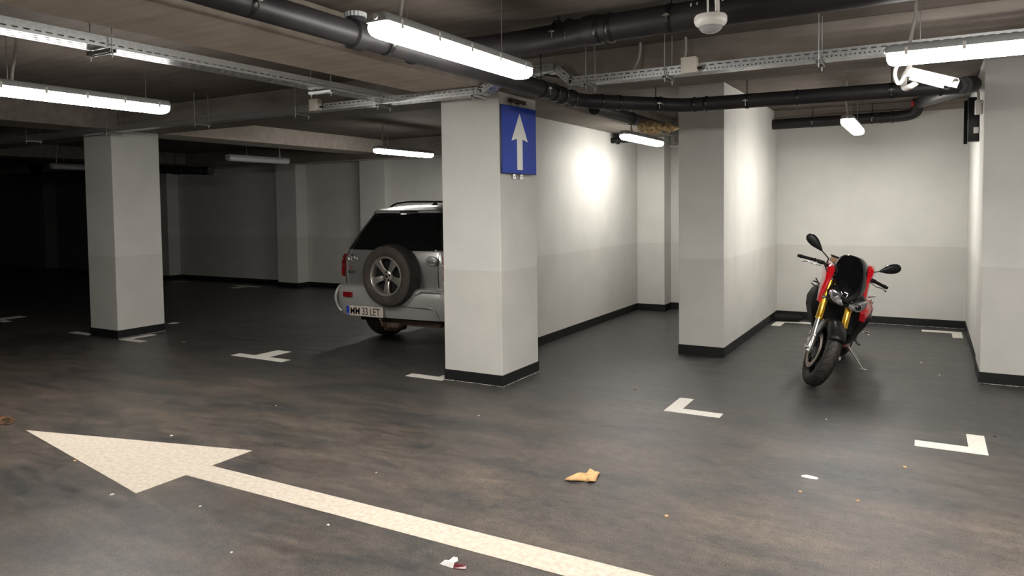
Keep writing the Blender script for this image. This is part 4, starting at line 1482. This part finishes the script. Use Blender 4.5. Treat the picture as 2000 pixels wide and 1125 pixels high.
b = nb(True)
b.pre = MASK
lamp_glass(b, [(-.162, .865), (-.140, .885), (-.095, .880), (-.055, .825), (-.020, .785), (-.028, .765), (-.060, .758), (-.105, .772), (-.140, .800), (-.158, .835)], .105, .022, .22)
hl = b.build('headlight', M['lens'], mc, smooth=40)
b = nb(True)
b.pre = MASK
b.lathe([(0, -.002), (.020, -.002), (.026, -.010), (.030, -.010)], 24, 0, Matrix.Translation((-.078, .097, .806)), 'y')
b.lathe([(0, -.003), (.013, -.003), (.016, -.008), (.019, -.008)], 20, 1, Matrix.Translation((-.118, .103, .850)), 'y')
b.tube([(-.148, .100, .865), (-.125, .088, .812), (-.085, .085, .775), (-.035, .088, .770)], .0035, 6, 1)
b.tube([(-.100, .088, .872), (-.062, .085, .822)], .003, 6, 1)
b.build('bulb_reflector', [M['reflector'], M['m_grey']], hl, smooth=50)
b = nb(True)
b.pre = MASK
lamp_glass(b, [(.165, .880), (.140, .885), (.105, .862), (.060, .828), (.020, .800), (.022, .775), (.055, .752), (.105, .748), (.145, .775), (.165, .825)], .105, .020, .22)
hl = b.build('headlight', M['lens'], mc, smooth=40)
b = nb(True)
b.pre = MASK
b.lathe([(0, -.010), (.020, -.008), (.026, .0)], 24, 1, Matrix.Translation((.092, .098, .802)), 'y')
b.lathe([(.026, 0), (.029, -.008), (.034, -.008), (.038, .004)], 28, 0, Matrix.Translation((.092, .098, .802)), 'y')
b.build('projector_ring', [M['reflector'], M['black_gl']], hl, smooth=50)
# dashboard
b = nb(True).rbox(-.07, .07, .27, .33, 1.00, 1.07, .01)
b.build('dashboard', M['black_pl'], mc, smooth=40)
# red fins beside the tank
for s_ in (-1, 1):
    b = nb(s_ < 0)
    b.pre = Matrix.Translation((0, -.13, 0)) if s_ < 0 else Matrix.Translation((.045, -.02, .075))
    rg = []
    for z_, x0_, x1_, y0_, y1_ in ((1.075, .10, .150, .46, .62), (1.05, .105, .175, .42, .66), (1.0, .115, .180, .39, .62), (.93, .125, .168, .345, .54), (.84, .132, .165, .32, .46), (.76, .135, .162, .31, .42), (.70, .135, .155, .305, .38)):
        rg.append([(s_ * x0_, y0_, z_), (s_ * (x0_ + x1_) / 2, y0_ - .008, z_), (s_ * x1_, y0_ + .012, z_), (s_ * (x1_ + .004), (y0_ + y1_) / 2, z_), (s_ * x1_ * .96, y1_, z_), (s_ * x0_, y1_, z_)])
    b.loft(rg)
    b.build('side_fin', M['m_red'], mc, smooth=35, bevel=.003)
# grey intake pods between fin and screen
for s_ in (-1, 1):
    b = nb().ball((s_ * .11, .42, .88), (.055, .09, .075))
    b.build('air_intake', M['m_grey'], mc, smooth=60)
# tank, seat, tail
b = nb()
rg = []
for y_, hw_, z0_, z1_ in ((.42, .12, .82, .97), (.48, .17, .78, 1.05), (.58, .20, .76, 1.10), (.72, .195, .76, 1.09), (.86, .14, .76, 1.0), (.98, .10, .77, .90)):
    rg.append([(hw_ * math.cos(2 * PI * k / 16), y_, (z0_ + z1_) / 2 + (z1_ - z0_) / 2 * math.sin(2 * PI * k / 16)) for k in range(16)])
b.loft(rg)
b.build('fuel_tank', M['m_red'], mc, smooth=60)
b = nb()
rg = []
for y_, hw_, z0_, z1_ in ((.94, .11, .76, .84), (1.10, .14, .76, .845), (1.26, .13, .80, .87), (1.42, .10, .86, .93), (1.60, .06, .90, .95)):
    rg.append([(hw_ * math.cos(2 * PI * k / 12), y_, (z0_ + z1_) / 2 + (z1_ - z0_) / 2 * math.sin(2 * PI * k / 12)) for k in range(12)])
b.loft(rg)
b.build('seat', M['black_mt'], mc, smooth=60)
# radiator and shrouds
b = nb().rbox(-.165, .165, .40, .44, .42, .74, .01)
b.build('radiator', M['black_mt'], mc)
for s_ in (-1, 1):
    b = nb()
    rg = []
    for z_, x0_, x1_, y0_, y1_ in (((.86, .14, .20, .44, .66), (.80, .15, .255, .40, .74)) if s_ < 0 else ((.80, .10, .15, .44, .66),)) + ((.72, .155, .278 if s_ < 0 else .235, .38, .78), (.62, .15, .272, .38, .78), (.52, .14, .240, .40, .76), (.42, .12, .195, .44, .74), (.32, .08, .145, .50, .80)):
        rg.append([(s_ * x0_, y0_, z_), (s_ * (x0_ + x1_) / 2, y0_ - .01, z_), (s_ * x1_, y0_ + .05, z_), (s_ * x1_ * .99, (y0_ + y1_) / 2, z_), (s_ * x1_ * .9, y1_, z_), (s_ * x0_, y1_, z_)])
    b.loft(rg)
    b.build('radiator_shroud', M['black_pl'], mc, smooth=50)
b = nb()
rg = []
for z_, x_, y0_, y1_ in ((.80, .205, .44, .62), (.75, .240, .41, .70), (.68, .262, .40, .76), (.60, .262, .44, .78), (.50, .240, .54, .78), (.40, .196, .62, .80), (.30, .150, .66, .90)):
    iw = .055 if z_ > .55 else .03
    x_ -= .018
    rg.append([(x_ - iw, y0_ - (.075 if z_ > .55 else 0), z_), (x_ - iw * .3, y0_ - .06, z_), (x_ + .008, y0_ + .0, z_), (x_ + .006, y1_, z_), (x_ - .02, y1_, z_)])
b.loft(rg)
b.build('side_panel', M['m_red'], mc, smooth=35)
b = nb()
rg = []
for z_, x_, y0_, y1_ in ((.80, -.235, .56, .80), (.74, -.272, .56, .86), (.68, -.272, .60, .86)):
    rg.append([(x_ + .02, y0_, z_), (x_ - .004, y0_ + .02, z_), (x_ - .004, y1_, z_), (x_ + .02, y1_, z_)])
b.loft(rg)
b.build('side_panel', M['m_red'], mc, smooth=35)
b = nb()
b.tube(rounded([(-.16, .42, .80), (-.26, .40, .845), (-.27, .52, .86), (-.18, .56, .83)], .03), .008, 8)
b.tube([(-.21, .48, .85), (-.255, .48, .90)], .006, 8)
b.build('shroud_bracket', M['m_grey'], mc, smooth=50)
# engine, belly pan
b = nb()
b.rbox(-.15, .15, .50, .86, .30, .62, .05)
b.rbox(-.13, .13, .44, .62, .52, .76, .04)
b.rbox(-.12, .12, .80, 1.08, .34, .78, .05)
b.lathe([(0, .16), (.09, .16), (.10, .15), (.10, .12)], 24, 0, Matrix.Translation((.02, .76, .42)), 'x')
b.build('engine', M['m_grey'], mc, smooth=40)
b = nb()
rg = []
for y_, hw_, z0_, z1_ in ((.52, .05, .30, .38), (.60, .11, .235, .38), (.80, .135, .205, .34), (1.02, .12, .21, .30)):
    rg.append([(hw_ * .5, y_, z0_), (hw_, y_, z0_ + .04), (hw_, y_, z1_), (-hw_, y_, z1_), (-hw_, y_, z0_ + .04), (-hw_ * .5, y_, z0_)])
b.loft(rg)
b.build('belly_pan', M['m_red'], mc, smooth=30)
b = nb()
for s_ in (-1, 1):
    b.tube(rounded([(s_ * .06, .46, .60), (s_ * .09, .42, .45), (s_ * .08, .50, .30), (s_ * .05, .75, .25)], .06), .02, 10)
b.build('exhaust_header', M['m_grey'], mc, smooth=50)
# frame, swingarm, rear wheel
b = nb()
for s_ in (-1, 1):
    b.tube(rounded([(s_ * .05, .36, .92), (s_ * .13, .55, .80), (s_ * .14, .95, .62), (s_ * .12, 1.0, .40)], .1), .024, 10)
    b.tube([(s_ * .11, 1.0, .42), (s_ * .12, 1.44, .32)], [.032, .024], 10)
    b.tube([(s_ * .08, .98, .70), (s_ * .05, 1.5, .86)], .014, 8)
b.build('frame', M['black_pl'], mc, smooth=50)
b = nb()
bike_tyre(b, (0, 1.44, .315), .315, .19)
rt_ = b.build('rear_tyre', M['bike_tyre'], mc, smooth=60)
b = nb()
bike_rim(b, (0, 1.44, .315), .226, .15)
b.build('rear_rim', M['black_pl'], rt_, smooth=40)
b = nb()
b.tube([(-.14, .95, .26), (-.19, 1.1, .32), (-.20, 1.35, .42)], [.03, .05, .05], 16)
b.build('exhaust_silencer', M['m_silver'], mc, smooth=50)
for s_ in (-1, 1):
    b = nb().tube([(s_ * .14, 1.02, .385), (s_ * .255, 1.02, .385)], .0115, 12)
    b.rbox(s_ * .17 - .04, s_ * .17 + .04, 1.0, 1.04, .362, .372, .003)
    b.build('footpeg', M['m_silver'], mc, smooth=50)
b = nb()
b.tube([(.13, .90, .30), (.185, .88, .29), (.19, .80, .29)], .008, 8)
b.ball((.21, .80, .29), .012)
b.build('gear_lever', M['m_grey'], mc, smooth=50)
b = nb()
b.rbox(.215, .245, .66, .70, .74, .79, .008)
b.tube([(.19, .68, .80), (.25, .68, .83)], .007, 8)
b.tube([(.23, .68, .74), (.26, .68, .69)], .006, 8)
b.build('cable_bracket', M['m_silver'], mc, smooth=50)
# side stand (touches the floor)
b = MB()
top = Bm @ Vector((.10, .80, .27))
ft_ = Vector((-.520, BY + .82, .006))
b.tube([top, ft_], [.013, .009], 10)
b.rbox(ft_.x - .03, ft_.x + .035, ft_.y - .02, ft_.y + .02, 0.0, .009, .003)
b.tube([top.lerp(ft_, .3) + Vector((.015, 0, 0)), top.lerp(ft_, .62) + Vector((.018, 0, 0))], .005, 8)
b.build('side_stand', M['m_silver'], mc, smooth=50)

# ------------------------------------------------------------------ litter
b = MB()
pts = [(-1.776, 3.610), (-1.745, 3.70), (-1.705, 3.745), (-1.690, 3.775), (-1.700, 3.815), (-1.670, 3.812), (-1.640, 3.80), (-1.628, 3.745), (-1.622, 3.70), (-1.612, 3.665), (-1.632, 3.640), (-1.66, 3.655), (-1.70, 3.632), (-1.74, 3.600)]
c0 = (-1.69, 3.70)
rg = []
for f, zz_ in ((1.0, .006), (.86, .016), (.6, .022), (.3, .018), (.08, .015)):
    rg.append([(c0[0] + (px - c0[0]) * f, c0[1] + (py - c0[1]) * f, zz_ + .008 * math.sin(i * 2.1) * f) for i, (px, py) in enumerate(pts)])
b.loft(rg, 0, False)
b.add([rg[-1][0], rg[-1][5], rg[-1][9]], [(0, 1, 2)])
tag(b.build('dry_leaf', M['leaf'], smooth=60, solid=.0015), 'curled tan dry leaf on the floor in the foreground', 'leaf')
t = thing('paper_wrapper', (-1.78, 2.51, 0), 'crumpled white and dark red wrapper on the floor at the bottom edge', 'wrapper')
b = MB()
b.loft([[(-1.835, 2.497, .002), (-1.762, 2.492, .002)], [(-1.818, 2.512, .018), (-1.765, 2.508, .020)], [(-1.812, 2.535, .008), (-1.772, 2.545, .010)], [(-1.80, 2.55, .020), (-1.785, 2.56, .016)]], 0, False, closed=False)
b.build('paper', M['paper'], t, solid=.001)
b = MB()
b.loft([[(-1.762, 2.492, .003), (-1.712, 2.515, .002)], [(-1.768, 2.508, .016), (-1.714, 2.526, .008)], [(-1.775, 2.54, .004), (-1.73, 2.545, .002)]], 0, False, closed=False)
b.build('foil', M['wrap_red'], t, solid=.001)


def scrap(name, x, y, s, label, m='chip', cat='litter', asp=1.0, group='small pale scraps of litter on the floor'):
    random.seed(int(abs(x * 1000) + abs(y * 100)))
    n = 7
    a0 = random.uniform(0, 6)
    pts_ = []
    for k in range(n):
        a = a0 + 2 * PI * k / n
        r_ = s * random.uniform(.6, 1.1)
        pts_.append((x + r_ * math.cos(a) * asp, y + r_ * math.sin(a)))
    b = MB()
    h = max(.002, s * .35)
    b.loft([[(px, py, 0.0004) for px, py in pts_], [(x + (px - x) * .8, y + (py - y) * .8, h * random.uniform(.7, 1)) for px, py in pts_]])
    return tag(b.build(name, M[m], smooth=30), label, cat, group)


scrap('paper_scrap', -.572, 4.293, .024, 'white torn paper scrap on the floor between the right L mark and the dry leaf', 'paper', asp=2.0, group=None)
scrap('litter_chip', -4.527, 3.095, .012, 'small pale chip just behind the arrow head on the floor')
scrap('litter_chip', -3.878, 2.287, .013, 'small pale chip in front of the arrow head corner')
scrap('litter_chip', -2.735, 2.144, .009, 'pale chip near the bottom edge left of the arrow shaft')
scrap('litter_chip', -3.308, 2.411, .008, 'tiny chip on the near side of the arrow shaft start')
scrap('litter_chip', -4.48, 3.966, .010, 'orange tinted chip between arrow head and T mark', 'leaf')
scrap('litter_chip', -2.552, 2.562, .010, 'pale chip close to the near edge of the arrow shaft middle')
scrap('litter_chip', -2.808, 3.214, .007, 'tiny chip behind the arrow shaft')
scrap('litter_chip', -2.898, 4.46, .008, 'tiny white chip in front of the sign pillar')
scrap('litter_chip', -1.122, 3.428, .012, 'brownish chip right of the dry leaf, nearer the camera', 'leaf')
scrap('litter_chip', -.586, 4.059, .010, 'small brown chip just in front of the white paper scrap', 'leaf')
scrap('litter_chip', -.306, 4.068, .012, 'tan chip to the right of the white paper scrap', 'leaf')
scrap('litter_chip', -.624, 5.521, .009, 'white chip on the floor in front of the motorcycle wheel')
scrap('litter_chip', -.104, 4.723, .012, 'tan chip in front of the right L mark', 'leaf')
scrap('litter_chip', .395, 5.605, .010, 'black speck beside the right L mark', 'black_mt')
scrap('litter_chip', -4.95, 6.206, .012, 'dark red fragment in the shadow behind the car', 'rag')
scrap('litter_chip', -4.615, 2.497, .012, 'tan chip touching the near edge of the arrow head', 'leaf')
scrap('litter_chip', -7.628, 5.406, .016, 'greenish leaf scrap right of the left pillar', 'leaf_gr', asp=2.2)
scrap('litter_chip', -2.135, 5.69, .016, 'dark brown leaf bit between sign pillar and middle pillar', 'leaf_dk')
scrap('litter_chip', -.60, 9.3, .012, 'white chip on the floor near the back wall of the motorcycle bay')
scrap('litter_chip', -.05, 7.9, .014, 'pale chip in the middle of the motorcycle bay floor')
scrap('litter_chip', .1, 7.4, .010, 'tiny pale chip on the floor near the right pillar')
# heap of brown leaves at the left edge: nobody could count it
b = MB()
random.seed(11)
for k in range(260):
    a, r_ = random.uniform(0, 2 * PI), random.uniform(0, 1) ** .6
    x_, y_ = -6.02 + .18 * r_ * math.cos(a), 2.70 + .10 * r_ * math.sin(a)
    s_ = random.uniform(.006, .014)
    b.rbox(-s_, s_, -s_ * .6, s_ * .6, 0, .002, .0006, X=Matrix.Translation((x_, y_, random.uniform(.002, .025 * (1 - r_) + .006))) @ Matrix.Rotation(random.uniform(0, 6), 4, 'Z') @ Matrix.Rotation(random.uniform(-.5, .5), 4, 'X'))
tag(b.build('leaf_litter', M['leaf_dk']), 'scatter of brown leaf crumbs at the left edge of the floor', 'leaf litter', kind='stuff')
# black roll at the back left of the motorcycle bay
t = MB()
t.tube([(-1.76, 9.86, .05), (-1.46, 9.93, .05)], .048, 20)
t.tube([(-1.46, 9.93, .05), (-1.43, 9.937, .05)], .030, 20)
tag(t.build('black_cylinder', M['black_mt'], smooth=40), 'black cylinder lying on the floor in the back left corner of the motorcycle bay', 'cylinder')
